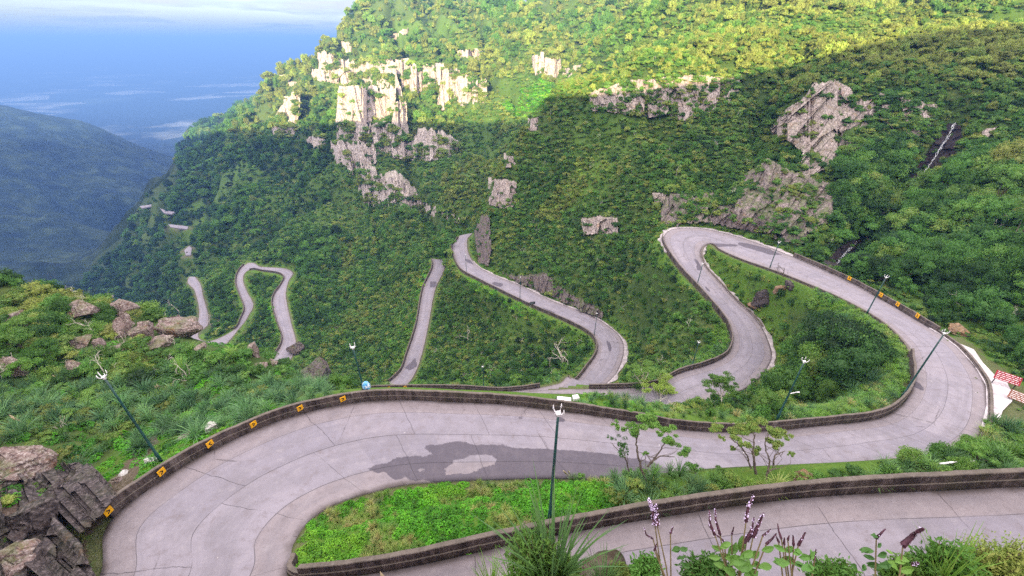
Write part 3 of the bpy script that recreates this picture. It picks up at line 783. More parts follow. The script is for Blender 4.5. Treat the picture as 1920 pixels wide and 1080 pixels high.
tag(road, 'pale concrete mountain road winding down in tight hairpin bends', 'road', kind='structure')
for poly, h in FAR_BITS:
    P3 = [Vector(at_h(u, v, h) + np.array([0, 0, .35])) for u, v in poly]
    tri = tessellate_polygon([P3])
    nP = len(P3); V = [p[:] for p in P3] + [(p.x, p.y, p.z - 1.2) for p in P3]
    sides = [[a, (a + 1) % nP, nP + (a + 1) % nP, nP + a] for a in range(nP)]
    o = mesh_np('road', V, sides, [list(x) for x in tri], M_ROAD, False, uv=[(p[0], .6) for p in V])
    tag(o, 'small far stretch of the pale road low on the forested mountainside', 'road', 'far stretches of the road', 'structure')

M_PALECON = flat_mat('pale_concrete', (.52, .475, .49), .9, .25, 1.2)
M_GUTTER = flat_mat('gutter_concrete', (.36, .32, .325), .9, .35, 1.5)
def strip(E, O, i0, i1, w, name, label, mat, dz=0.0, kind='structure', ragged=0.0, cat='verge', hgt=.3):
    """paved band outside an edge: E edge, O opposite edge"""
    e = E[i0:i1]; out = e - O[i0:i1]; out[:, 2] = 0; out /= np.linalg.norm(out, axis=1)[:, None]
    w_ = w * (1 + ragged * vn2(np.arange(len(e)) * .35, 0 * np.arange(len(e)), 4))
    a = e + out * .02 + [0, 0, dz]; b = e + out * w_[:, None] + [0, 0, dz - .03]
    V = np.concatenate([a, b, b - [0, 0, .4], a - [0, 0, .4]]); m_ = len(e); k = np.arange(m_ - 1)
    Q = [np.stack([x * m_ + k, x * m_ + k + 1, y * m_ + k + 1, y * m_ + k], -1) for x, y in ((0, 1), (1, 2), (3, 0))]
    o = mesh_np(name, V, np.concatenate(Q), None, mat, False)
    return tag(o, label, cat, kind=kind)
strip(RB, RA, sidx(33.4), sidx(41.2), 1.0, 'gutter', 'crumbling pale concrete gutter on the mountain side of the upper road', M_GUTTER, .03, ragged=.5)
strip(RA, RB, sidx(39.2), sidx(47.4), .9, 'gutter', 'pale concrete gutter on the outer side of the steep lower leg', M_GUTTER, .03, ragged=.5)
strip(RB, RA, sidx(62.2), sidx(71.5), .75, 'gutter', 'crumbling pale concrete gutter under the rock cut of the middle road', M_GUTTER, .03, ragged=.7)
# lay-by
LB = [Vector(at_h(u, v, float(LAYH(u, v)) + .05)) for u, v in LAYBY]
tri = tessellate_polygon([LB]); nP = len(LB)
lay = mesh_np('pavement', [p[:] for p in LB] + [(p.x, p.y, p.z - .5) for p in LB], [[a, (a + 1) % nP, nP + (a + 1) % nP, nP + a] for a in range(nP)], [list(x) for x in tri], M_PALECON)
tag(lay, 'bare pale concrete lay-by outside the right-hand bend', 'lay-by', kind='structure')

# ------------------------------------------------------------------ parapet walls
def wall_mat():
    t = NT('stained_parapet'); P = t.pos()
    n1 = t.noise(t.scale_vec(P, (1, 1, .35)), 1.6, 6, .7); n2 = t.noise(P, 9.0, 4, .7); n3 = t.noise(P, .5, 3, .5)
    c = t.mix(t.sm(n1, .38, .62), (.045, .034, .032), (.115, .088, .082))
    n4 = t.noise(t.scale_vec(P, (2.5, 2.5, .25)), 1.3, 5, .7)
    c = t.mix(t.math('MULTIPLY', t.sm(n2, .56, .70), .65), c, (.27, .235, .22))
    c = t.mix(t.math('MULTIPLY', t.sm(n4, .54, .70), .7), c, (.20, .17, .16))
    c = t.mix(t.math('MULTIPLY', t.sm(n4, .46, .36), .6), c, (.022, .017, .016))
    c = t.mix(t.math('MULTIPLY', t.sm(n3, .55, .7), .5), c, (.07, .065, .04))
    nz = t.new('ShaderNodeSeparateXYZ'); t.link(t.new('ShaderNodeNewGeometry').outputs['Normal'], nz.inputs[0])
    c = t.mix(t.math('MULTIPLY', t.sm(nz.outputs[2], .5, .9), t.math('ADD', .3, t.math('MULTIPLY', n1, .5))), c, (.16, .14, .115))
    return t.done(t.principled(c, .9, t.bump(t.math('ADD', n1, n2), .7, .05), spec=.2))
M_WALL = wall_mat()
def wall(E, O, p0, p1, h, label, thick=.28, gap=.06, foot=.7, cat='wall'):
    i0, i1 = sidx(p0), sidx(p1) + 1
    e = E[i0:i1]; out = e - O[i0:i1]; out[:, 2] = 0; out /= np.linalg.norm(out, axis=1)[:, None]
    s = RS[i0:i1]
    hh = h * (1 + .05 * vn2(s * .5, s * 0, 8) + .03 * vn2(s * 2.3, s * 0, 9))
    led = .42 * hh                                    # lower course stands a little proud
    prof = [(gap, -foot, 0), (gap, 0, .0), (gap, .45, 1), (gap + .05, .47, 1), (gap + .06, .97, 1), (gap + .09, 1.0, 1), (gap + thick, 1.0, 1), (gap + thick + .02, .96, 1), (gap + thick + .08, -foot - .6, 0)]
    rows = []
    for o_, z_, rel in prof:
        rough = .012 * vn2(s * 3.1, s * 0 + z_ * 7, 10)
        zz = hh * z_ if rel else np.full(len(e), z_)
        rows.append(e + out * (o_ + rough)[:, None] + np.stack([0 * s, 0 * s, zz], -1))
    V = np.stack(rows, 1); m_, k = V.shape[:2]
    i = np.arange(m_ - 1)[:, None]; j = np.arange(k - 1)[None]
    Q = np.stack([i * k + j, (i + 1) * k + j, (i + 1) * k + j + 1, i * k + j + 1], -1).reshape(-1, 4)
    caps = []
    for b in (0, (m_ - 1) * k): caps += [[b, b + x, b + x + 1] for x in range(1, k - 1)]
    o = mesh_np('parapet_wall', V.reshape(-1, 3), Q, caps, M_WALL)
    return tag(o, label, cat, 'dark parapet walls along the road', 'thing')
wall(RA, RB, 15.25, 30.6, .92, 'long dark parapet wall round the outside of the nearest bend')
wall(RB, RA, 0, 11.4, .9, 'dark parapet wall between the green island and the nearest stretch of road')
wall(RB, RA, 11.4, 14.2, .45, 'low dark kerb wall at the blunt tip of the green island')
wall(RA, RB, 30.6, 36.5, .25, 'low kerb wall along the lawn inside the wide right bend')
wall(RB, RA, 25.9, 31.8, .32, 'thin dark kerb between the right bend and the pale lay-by')
wall(RB, RA, 31.8, 35.4, .75, 'dark mossy wall below the forest on the far side of the right-hand road')
wall(RA, RB, 36.6, 45.5, .22, 'low pale kerb round the narrow planted tip of the far hairpin')
wall(RB, RA, 40.0, 50.6, .85, 'dark parapet wall down the left side of the steep road under the far hairpin')
wall(RA, RB, 55.0, 59.6, .9, 'dark parapet wall of the half-hidden hairpin just below the nearest road')
wall(RA, RB, 61.4, 74.4, .8, 'dark parapet wall along the left edge of the middle winding road')
wall(RB, RA, 77.85, 82.4, .9, 'dark parapet wall on the left of the straight lower road')
wall(RA, RB, 85.6, 91.4, .9, 'thin dark parapet wall on the left of the distant wide bend')
wall(RA, RB, 91.4, 94.4, .9, 'short dark parapet wall along the distant upper hairpin')
wall(RB, RA, 94.4, 100.0, .9, 'thin dark parapet wall on the far distant descending leg')

# ------------------------------------------------------------------ camera, sun, sky, air
cam = bpy.data.cameras.new('Camera'); co = bpy.data.objects.new('Camera', cam); COL.objects.link(co)
cam.sensor_width = 36; cam.lens = F / W * 36; cam.clip_start = .05; cam.clip_end = 120000
co.rotation_euler = (math.pi / 2 - PITCH, 0, 0); S.camera = co
SUN_EL, SUN_AZ = R(12.4), R(8)          # light travels towards +y, a little to +x
sun = bpy.data.lights.new('Sun', 'SUN'); sun.energy = SUN_E; sun.angle = R(.5); sun.color = (1.0, .82, .46)
so = bpy.data.objects.new('Sun', sun); COL.objects.link(so)
dvec = Vector((math.sin(SUN_AZ) * math.cos(SUN_EL), math.cos(SUN_AZ) * math.cos(SUN_EL), -math.sin(SUN_EL)))
so.rotation_euler = dvec.to_track_quat('-Z', 'Y').to_euler()
w = bpy.data.worlds.new('World'); S.world = w; w.use_nodes = True
nt_ = w.node_tree; nt_.nodes.clear()
class WT(NT):
    def __init__(s, tree): s.t = tree; s.n = tree.nodes
wt = WT(nt_)
sky = wt.new('ShaderNodeTexSky', sky_type='NISHITA'); sky.sun_disc = False
sky.sun_elevation = SUN_EL; sky.sun_rotation = math.atan2(-dvec.x, -dvec.y)   # towards the sun, clockwise from +Y
sky.air_density = 1.0; sky.dust_density = 1.2; sky.ozone_density = 1.0; sky.altitude = 1000
tc = wt.new('ShaderNodeTexCoord').outputs['Generated']
sp = wt.new('ShaderNodeSeparateXYZ'); wt.link(tc, sp.inputs[0])
zc = wt.math('ADD', wt.math('MAXIMUM', sp.outputs[2], 0.0), .035)
pv = wt.new('ShaderNodeCombineXYZ'); wt.link(wt.math('DIVIDE', sp.outputs[0], zc), pv.inputs[0]); wt.link(wt.math('DIVIDE', sp.outputs[1], zc), pv.inputs[1])
cl = wt.noise(pv.outputs[0], .16, 6, .55, dist=.3)
cl2 = wt.noise(wt.scale_vec(tc, (2.2, 2.2, 26)), 1.6, 5, .55, dist=.2)
mask = wt.sm(wt.math('ADD', wt.math('MULTIPLY', cl, .45), wt.math('MULTIPLY', cl2, .55)), .40, .56)
ccol = wt.mix(wt.sm(cl2, .38, .68), CLOUD_D, CLOUD_L)
hi = wt.sm(sp.outputs[2], .05, .55)
ccol = wt.mix(hi, ccol, CLOUD_T)
lowb = wt.math('SUBTRACT', 1.0, wt.sm(sp.outputs[2], .012, .06))
ccol = wt.mix(wt.math('SUBTRACT', 1.0, wt.sm(sp.outputs[2], .006, .075)), wt.mix(1.0, ccol, (1.15, 1.15, 1.12), 'MULTIPLY'), (1.0, 1.45, 2.25))
mask = wt.math('MAXIMUM', wt.math('MAXIMUM', wt.math('MULTIPLY', mask, .9), wt.math('MULTIPLY', lowb, .8)), wt.math('MULTIPLY', hi, .75))
skyl = wt.mix(hi, wt.mix(1.0, sky.outputs[0], SKY_LOW, 'MULTIPLY'), sky.outputs[0])
col = wt.mix(mask, skyl, ccol)
bg = wt.new('ShaderNodeBackground'); wt.link(col, bg.inputs[0]); bg.inputs[1].default_value = SKY_S
wo = wt.new('ShaderNodeOutputWorld'); wt.link(bg.outputs[0], wo.inputs[0])

zmin, zmax = float(GZ.min()), float(GZ[:, RR < 20000].max())
if HAZE > 0:
    hz = MB(); hb = 46500.0; zt = max(zmax + 9.0, 40.0)
    hz.box((0, 0, (zmin - 1 + zt) / 2), (2 * hb, 2 * hb, zt - zmin + 1))
    t = NT('blue_air'); pvn = t.new('ShaderNodeVolumePrincipled')
    pvn.inputs['Color'].default_value = (*HAZE_C, 1); pvn.inputs['Density'].default_value = HAZE; pvn.inputs['Anisotropy'].default_value = 0.0
    t.link(pvn.outputs[0], t.out.inputs['Volume'])
    ho = hz.build('haze', t.m); tag(ho, 'blue haze filling the valley and fading the far plain', 'haze', kind='stuff')
vs_ = S.view_settings; vs_.view_transform = 'Standard'; vs_.look = 'None'; vs_.exposure = EXPO; vs_.gamma = 1
cy = S.cycles
cy.max_bounces = 5; cy.diffuse_bounces = 3; cy.glossy_bounces = 2; cy.transmission_bounces = 3; cy.transparent_max_bounces = 6; cy.volume_bounces = 0
cy.caustics_reflective = False; cy.caustics_refractive = False
cy.use_denoising = False
S.render.film_transparent = False
# ------------------------------------------------------------------ plant shapes (unit size)
def lobes_for(kind, rs):
    if kind == 'round':
        n = 15; d = rs.normal(size=(n, 3)); d /= np.linalg.norm(d, axis=1)[:, None]
        d *= (rs.random(n) ** .4)[:, None]
        c = d * [.34, .34, .24] + [0, 0, .34]; r = rs.uniform(.12, .20, n); fl = .85
    elif kind == 'flat':
        n = 13; a = rs.uniform(0, 6.28, n); q = np.sqrt(rs.random(n)) * .40
        c = np.stack([np.cos(a) * q, np.sin(a) * q, .50 - .55 * q ** 2 + rs.uniform(-.05, .05, n)], 1); r = rs.uniform(.10, .17, n); fl = .5
    elif kind == 'open':
        n = 9; a = rs.uniform(0, 6.28, n); q = np.sqrt(rs.random(n)) * .42
        c = np.stack([np.cos(a) * q, np.sin(a) * q, .62 - .5 * q ** 2 + rs.uniform(-.16, .10, n)], 1); r = rs.uniform(.08, .14, n); fl = .55
    else:
        n = 11; a = rs.uniform(0, 6.28, n); q = np.sqrt(rs.random(n)) * .36
        c = np.stack([np.cos(a) * q, np.sin(a) * q, .10 + .24 * (1 - q / .36) + rs.uniform(-.05, .06, n)], 1); r = rs.uniform(.12, .20, n); fl = .8
    return c, r, fl

def crown_mb(kind, seed, nleaf, leaf, core=True):
    rs = np.random.default_rng(seed); mb = MB()
    c, r, fl = lobes_for(kind, rs)
    pick = rs.choice(len(c), nleaf, p=r ** 2 / (r ** 2).sum())
    d = rs.normal(size=(nleaf, 3)); d[:, 2] = np.where(d[:, 2] < -.35, -d[:, 2], d[:, 2]); d /= np.linalg.norm(d, axis=1)[:, None]
    rad = r[pick] * rs.uniform(.72, 1.28, nleaf)
    C = c[pick] + d * rad[:, None] * [1, 1, fl]
    N = d * .55 + rs.normal(size=(nleaf, 3)) * .55 + [0, 0, .22]
    mb.leaves(C, N, leaf * rs.uniform(.6, 1.35, nleaf), .62)
    if core:
        for k in range(len(c)): mb.ball(c[k], r[k] * .74, 1, fl)
    return mb, c, r

def cover_mb(seed, n=110, leaf=.17):
    rs = np.random.default_rng(seed); mb = MB()
    d = rs.normal(size=(n, 3)); d[:, 2] = np.abs(d[:, 2]) * .8; d /= np.linalg.norm(d, axis=1)[:, None]
    C = d * rs.uniform(.35, .52, n)[:, None] * [1, 1, .62]
    mb.leaves(C, d * .5 + rs.normal(size=(n, 3)) * .35 + [0, 0, .6], leaf * rs.uniform(.7, 1.4, n), .7)
    return mb

def blades(mb, n, rs, spread=.75, base=.10, width=.022, wind=(0, 0), L=(.6, 1.1), droop=.45, org=(0, 0, 0), s=1.0):
    a = rs.uniform(0, 2 * np.pi, n); b0 = np.sqrt(rs.random(n)) * base
    P0 = np.stack([np.cos(a) * b0, np.sin(a) * b0, 0 * a], 1)
    ln = rs.uniform(*L, n); sp_ = rs.uniform(.15, 1, n) * spread
    D = np.stack([np.cos(a), np.sin(a)], 1) + np.array(wind); D /= np.linalg.norm(D, axis=1)[:, None] + 1e-6
    side = np.stack([-D[:, 1], D[:, 0], 0 * a], 1)
    rows = []
    for t, w in ((0, .8), (.35, 1.0), (.7, .75), (1.0, .08)):
        hz_ = sp_ * t ** 1.5; z = t * (1 - .25 * sp_) - droop * sp_ * t ** 2.4
        p = P0 + np.column_stack([D * hz_[:, None], z]) * ln[:, None]
        rows.append(p - side * width * w * .5); rows.append(p + side * width * w * .5)
    V = np.stack(rows, 1) * s + np.array(org)
    q = []
    for k in range(3): q.append(np.stack([np.arange(n) * 8 + 2 * k, np.arange(n) * 8 + 2 * k + 1, np.arange(n) * 8 + 2 * k + 3, np.arange(n) * 8 + 2 * k + 2], -1))
    mb.add(V.reshape(-1, 3), np.concatenate(q))

def limb_mb(kind, c, r, seed, h0=.0, rad=.022):
    """trunk with limbs reaching into the lobes"""
    rs = np.random.default_rng(seed + 99); mb = MB()
    top = c[:, 2].mean() * .62; lean = rs.normal(size=2) * .04
    P = [np.array([0, 0, -.12]), np.array([lean[0] * .4, lean[1] * .4, top * .35]), np.array([lean[0], lean[1], top * .8])]
    mb.tube(P, [rad * 1.5, rad * 1.1, rad * .9], 6)
    for k in rs.permutation(len(c))[:8]:
        s0 = P[1] + (P[2] - P[1]) * rs.uniform(.2, 1); e = c[k]
        mid = (s0 + e) / 2 + rs.normal(size=3) * .03 - [0, 0, .02]
        mb.tube([s0, mid, e], [rad * .75, rad * .5, rad * .2], 5, False)
    return mb

def twig_mb(seed, n=14, h=1.0, rad=.018, depth=3):
    rs = np.random.default_rng(seed); mb = MB()
    def grow(p, d, ln, r, k):
        pts = [p]; q = p.copy(); dd = d.copy()
        for _ in range(4):
            dd = dd + rs.normal(size=3) * .22 + [0, 0, .05]; dd /= np.linalg.norm(dd); q = q + dd * ln / 4; pts.append(q.copy())
        mb.tube(pts, np.linspace(r, r * .55, 5), 5 if k > 1 else 4, k == 0)
        if k > 0:
            for _ in range(rs.integers(2, 4)):
                b = pts[rs.integers(2, 5)]; nd = dd * .6 + rs.normal(size=3) * .65 + [0, 0, .15]; nd /= np.linalg.norm(nd)
                grow(b, nd, ln * rs.uniform(.5, .8), r * .55, k - 1)
    grow(np.array([0, 0, -.08]), np.array([rs.normal() * .2, rs.normal() * .2, 1.]), h * .5, rad * h, depth)
    return mb

# ------------------------------------------------------------------ sources for the uncountable vegetation
SRC = {}
def source(group, objs):
    c = bpy.data.collections.new(group)
    for k, (mb, mat) in enumerate(objs):
        o = mb.build('%s_%02d' % (group, k), mat, link=False); c.objects.link(o)
    SRC[group] = (c, len(objs))
source('forest_crowns', [(crown_mb('round', 1, 720, .075)[0], M_LEAF), (crown_mb('round', 2, 720, .07)[0], M_LEAF), (crown_mb('round', 3, 560, .085)[0], M_LEAF), (crown_mb('flat', 4, 560, .07)[0], M_LEAF), (crown_mb('flat', 5, 560, .075)[0], M_LEAF), (crown_mb('shrub', 6, 560, .08)[0], M_LEAF), (crown_mb('shrub', 7, 520, .09)[0], M_LEAF)])
source('bush_crowns', [(crown_mb('shrub', 16, 640, .065)[0], M_SHRUB), (crown_mb('shrub', 17, 640, .075)[0], M_SHRUB), (crown_mb('round', 18, 700, .06)[0], M_SHRUB), (crown_mb('flat', 19, 620, .06)[0], M_SHRUB)])
source('cover_clumps', [(cover_mb(21), M_BRIGHT), (cover_mb(22, 90, .2), M_BRIGHT), (cover_mb(23, 130, .15), M_BRIGHT)])
_g = []
for k in range(4):
    mb = MB(); blades(mb, 80, np.random.default_rng(30 + k), .85, .12, .028, (.5 - .25 * k, -.3), droop=.5); _g.append((mb, M_GRASS))
source('grass_tufts', _g)
source('bare_twigs', [(twig_mb(41 + k), M_DEAD) for k in range(3)])

def stuff(name, label, cat, group, P, sc, rz, idx, tint, tilt=None):
    """one object whose vertices carry instanced plants"""
    me = bpy.data.meshes.new(name); n = len(P)
    me.vertices.add(n); me.vertices.foreach_set('co', np.asarray(P, np.float32).ravel())
    a = me.attributes.new('sc', 'FLOAT_VECTOR', 'POINT'); a.data.foreach_set('vector', np.asarray(sc, np.float32).ravel())
    rot = np.zeros((n, 3), np.float32); rot[:, 2] = rz
    if tilt is not None: rot[:, :2] = tilt
    a = me.attributes.new('rot', 'FLOAT_VECTOR', 'POINT'); a.data.foreach_set('vector', rot.ravel())
    a = me.attributes.new('idx', 'INT', 'POINT'); a.data.foreach_set('value', np.asarray(idx, np.int32))
    a = me.attributes.new('tint', 'FLOAT', 'POINT'); a.data.foreach_set('value', np.asarray(tint, np.float32))
    o = bpy.data.objects.new(name, me); COL.objects.link(o); tag(o, label, cat, kind='stuff')
    ng = bpy.data.node_groups.new(name + '_scatter', 'GeometryNodeTree')
    ng.interface.new_socket('Geometry', in_out='INPUT', socket_type='NodeSocketGeometry'); ng.interface.new_socket('Geometry', in_out='OUTPUT', socket_type='NodeSocketGeometry')
    N = ng.nodes; L = ng.links
    gi, go = N.new('NodeGroupInput'), N.new('NodeGroupOutput'); ip = N.new('GeometryNodeInstanceOnPoints'); ci = N.new('GeometryNodeCollectionInfo')
    ci.inputs['Collection'].default_value = SRC[group][0]; ci.inputs['Separate Children'].default_value = True; ci.inputs['Reset Children'].default_value = True
    def na(nm, ty):
        x = N.new('GeometryNodeInputNamedAttribute'); x.data_type = ty; x.inputs['Name'].default_value = nm; return x.outputs['Attribute']
    e2r = N.new('FunctionNodeEulerToRotation'); L.new(na('rot', 'FLOAT_VECTOR'), e2r.inputs[0])
    L.new(gi.outputs[0], ip.inputs['Points']); L.new(ci.outputs[0], ip.inputs['Instance']); ip.inputs['Pick Instance'].default_value = True
    L.new(na('idx', 'INT'), ip.inputs['Instance Index']); L.new(e2r.outputs[0], ip.inputs['Rotation']); L.new(na('sc', 'FLOAT_VECTOR'), ip.inputs['Scale'])
    L.new(ip.outputs[0], go.inputs[0])
    o.modifiers.new('scatter', 'NODES').node_group = ng
    return o

# ------------------------------------------------------------------ where plants must not stand: cliffs, and in front of the road
CLIFFS = [
 # (outline in the photograph, label, material, block size across/up, depth factor)
 ([(596, 102), (609, 98), (622, 99), (625, 127), (606, 130), (598, 127)], 'small pale cliff at the left top of the sunlit cliff band', 'P'),
 ([(584, 132), (610, 129), (631, 130), (647, 140), (644, 157), (630, 155), (612, 154), (584, 143)], 'low sunlit cliff step under the upper left edge of the mountain', 'P'),
 ([(666, 121), (700, 118), (732, 116), (741, 143), (751, 181), (744, 184), (729, 165), (694, 159), (675, 140)], 'broad sunlit cliff with a tongue running down its right end', 'P'),
 ([(741, 115), (765, 112), (766, 146), (754, 148), (743, 127)], 'bright upright cliff block on the upper sunlit band', 'P'),
 ([(768, 122), (789, 121), (795, 143), (792, 165), (773, 174), (768, 159)], 'bright cliff buttress with a pointed foot on the sunlit band', 'P'),
 ([(803, 130), (814, 130), (813, 163), (803, 162)], 'slender sunlit rock pillar between two cliff buttresses', 'P'),
 ([(817, 126), (830, 124), (847, 137), (847, 162), (836, 198), (817, 198), (826, 165), (818, 146)], 'tall narrow white cliff reaching down to the shadow line', 'P'),
 ([(850, 149), (866, 146), (883, 143), (881, 193), (864, 195), (852, 178)], 'ribbed sunlit cliff right of the tall white cliff', 'P'),
 ([(886, 152), (911, 156), (910, 190), (888, 192)], 'rightmost ribbed cliff of the middle sunlit band', 'P'),
 ([(642, 171), (670, 169), (697, 170), (732, 171), (732, 219), (710, 219), (682, 237), (669, 252), (641, 252), (637, 231)], 'biggest white cliff face, half in sun and half in shadow', 'P'),
 ([(741, 200), (760, 200), (760, 222), (765, 256), (754, 269), (726, 278), (722, 266), (735, 237)], 'shaded pale rock tower right of the biggest white cliff', 'P'),
 ([(626, 269), (660, 271), (697, 275), (699, 300), (681, 319), (669, 326), (637, 307), (628, 288)], 'wide pale cliff just below the biggest white cliff', 'P'),
 ([(790, 250), (806, 249), (823, 252), (852, 266), (853, 281), (842, 291), (789, 300), (782, 291)], 'shaded ribbed cliff in the middle of the forested slope', 'P'),
 ([(751, 275), (779, 277), (779, 297), (770, 297), (751, 285)], 'small grey cliff left of the shaded ribbed cliff', 'P'),
 ([(677, 313), (700, 319), (697, 341), (685, 356), (675, 353)], 'pale rock step joining the two lower left cliffs', 'P'),
 ([(691, 348), (716, 340), (744, 337), (763, 354), (760, 376), (738, 385), (691, 378)], 'lowest pale cliff with a dark cleft near its right end', 'P'),
 ([(527, 228), (548, 225), (557, 247), (546, 256), (530, 250)], 'sunlit rock knob at the left corner of the mountain', 'P'),
 ([(568, 259), (588, 258), (606, 259), (609, 278), (584, 278)], 'small shaded cliff under the left corner of the sunlit slope', 'P'),
 ([(532, 181), (560, 184), (559, 195), (534, 193)], 'thin sunlit rock ledge on the left flank', 'P'),
 ([(541, 152), (556, 154), (555, 167), (542, 166)], 'little sunlit rock on the left skyline flank', 'P'),
 ([(858, 96), (880, 92), (902, 93), (902, 110), (864, 111)], 'small isolated pale cliff high on the sunlit slope', 'P'),
 ([(996, 107), (1018, 100), (1022, 133), (1004, 137)], 'left one of the sunlit cliffs above the bright green meadow', 'P'),
 ([(1024, 107), (1048, 111), (1052, 137), (1041, 148), (1022, 144)], 'larger ribbed sunlit cliff above the bright green meadow', 'P'),
 ([(1059, 130), (1075, 124), (1089, 122), (1080, 134), (1067, 144), (1055, 144)], 'slanting sunlit cliff above the edge of the near spur', 'P'),
 ([(640, 80), (658, 80), (658, 100), (645, 98)], 'dull pale rock high near the skyline', 'P'),
 ([(733, 67), (763, 52), (763, 61), (741, 76)], 'narrow slanting pale ledge high on the mountain', 'P'),
 ([(524, 141), (543, 140), (543, 151), (526, 151)], 'grey rock on the skyline of the second ridge', 'P'),
 ([(915, 341), (940, 338), (970, 341), (967, 385), (944, 393), (915, 385)], 'pale square cliff on the left edge of the near spur', 'G'),
 ([(944, 293), (963, 293), (970, 315), (944, 315)], 'small pale rock above the square cliff on the near spur', 'G'),
 ([(989, 222), (1011, 219), (1007, 248), (989, 244)], 'pale rock at the notch of the near spur', 'G'),
 ([(1193, 163), (1207, 163), (1212, 190), (1207, 215), (1193, 215)], 'upright pale rock pillar on top of the near spur', 'G'),
 ([(1215, 150), (1260, 140), (1256, 152), (1222, 168)], 'slanting pale rock ledge on the crest of the near spur', 'G'),
 ([(1215, 196), (1237, 196), (1237, 219), (1213, 222)], 'pale rock cluster right of the upright pillar', 'G'),
 ([(1117, 181), (1144, 156), (1148, 178), (1126, 204)], 'brownish leaning slab on the left shoulder of the near spur', 'G'),
 ([(1272, 200), (1298, 200), (1300, 228), (1270, 226)], 'purplish rock face in the middle of the near spur', 'D'),
 ([(1253, 185), (1268, 181), (1261, 211)], 'thin pale rock splinter left of the purplish rock face', 'G'),
 ([(1309, 174), (1324, 170), (1320, 215), (1313, 218)], 'thin pale rock rib right of the purplish rock face', 'G'),
 ([(1357, 185), (1387, 144), (1390, 152), (1379, 174), (1361, 193)], 'slanting pale rock rib under the shadow line', 'G'),
 ([(1444, 243), (1463, 214), (1504, 183), (1526, 155), (1564, 148), (1595, 161), (1602, 186), (1642, 186), (1646, 205), (1633, 236), (1605, 246), (1602, 262), (1576, 296), (1535, 325), (1488, 347), (1474, 344), (1501, 309), (1505, 286), (1480, 268), (1450, 259)], 'huge broken pinkish rock face high above the far hairpin', 'B'),
 ([(1381, 388), (1409, 340), (1431, 325), (1466, 347), (1457, 388), (1440, 425), (1415, 432), (1385, 420)], 'steep brown rock slab between the big rock face and the road', 'D2'),
 ([(1513, 359), (1557, 347), (1564, 372), (1542, 403), (1513, 410)], 'brownish slab in the scrub below the big rock face', 'D2'),
 ([(1462, 428), (1510, 418), (1518, 447), (1500, 462), (1466, 452)], 'dark rock cut at the roadside above the upper road', 'D2'),
 ([(1335, 400), (1378, 398), (1450, 420), (1458, 450), (1400, 434), (1335, 420)], 'dark damp rock cut behind the far hairpin', 'D2'),
 ([(1256, 364), (1287, 364), (1279, 412), (1258, 418), (1240, 415)], 'reddish brown slab left of the far hairpin', 'D2'),
 ([(1222, 361), (1250, 366), (1246, 383), (1227, 383)], 'small pale rock above the reddish brown slab', 'G'),
 ([(1089, 413), (1120, 408), (1159, 411), (1159, 439), (1093, 441)], 'pinkish double rock in the scrub left of the far hairpin', 'G'),
 ([(889, 437), (905, 408), (918, 406), (922, 470), (916, 503), (896, 494)], 'narrow brown rock wall beside the top of the middle road', 'D2'),
 ([(930, 508), (970, 519), (1018, 513), (1052, 540), (1133, 590), (1128, 600), (1044, 563), (970, 531)], 'long low brown rock cut along the middle road', 'D2'),
 ([(1739, 200), (1757, 207), (1739, 237), (1720, 252), (1716, 230)], 'pale leaning rock left of the upper waterfall', 'G'),
 ([(1661, 174), (1677, 172), (1664, 200), (1659, 196)], 'small grey rock right of the big rock face', 'G'),
 ([(1827, 252), (1850, 240), (1872, 237), (1850, 262)], 'flat grey rock right of the upper waterfall', 'G'),
]
FALL_UP = [(1790, 232), (1779, 255), (1770, 268), (1752, 296), (1738, 318), (1722, 336), (1704, 345)]
FALL_DN = [(1606, 455), (1592, 468), (1578, 484), (1566, 500)]
BANDS = [
 ([(584, 128), (640, 110), (735, 110), (800, 120), (845, 124), (914, 148), (914, 194), (860, 192), (800, 172), (745, 168), (700, 160), (640, 160), (584, 148)], 'long broken band of sunlit cliffs across the upper mountain', 'P', -.16),
 ([(640, 232), (735, 230), (770, 252), (850, 258), (858, 292), (790, 305), (720, 292), (640, 302), (622, 275)], 'broken shaded cliff band under the biggest white cliff', 'P', -.10),
 ([(500, 245), (522, 205), (548, 170), (566, 175), (560, 225), (565, 262), (520, 262)], 'broken rocks down the left corner of the sunlit mountain', 'P', -.06),
 ([(668, 318), (705, 320), (712, 345), (770, 350), (792, 380), (850, 402), (878, 408), (876, 420), (820, 414), (765, 392), (690, 390), (672, 360)], 'long low cliff trailing down towards the middle road top', 'P', -.05),
 ([(1100, 172), (1180, 150), (1300, 140), (1392, 142), (1384, 190), (1320, 222), (1250, 218), (1190, 218), (1110, 208)], 'scattered rock ribs among the scrub of the near spur crest', 'G', -.02),
 ([(1390, 335), (1440, 300), (1500, 330), (1562, 345), (1566, 412), (1500, 445), (1400, 434), (1376, 392)], 'broken brown rock linking the big face to the roadside', 'D3', -.16),
 ([(1236, 372), (1330, 362), (1382, 380), (1380, 410), (1330, 418), (1240, 424)], 'streaky brown roadside rock left of the far hairpin', 'D3', -.06),
 ([(1630, 170), (1760, 195), (1745, 260), (1690, 255), (1640, 215)], 'scattered pale rocks between the big face and the waterfall', 'G', .08),
]
NOPLANT = [[(u, v) for u, v in c[0]] for c in CLIFFS] + [[(1768, 235), (1802, 225), (1804, 262), (1784, 305), (1754, 345), (1705, 388), (1676, 380), (1690, 342), (1738, 288)], [(1560, 514), (1536, 500), (1570, 466), (1612, 440), (1622, 462), (1592, 500)]]
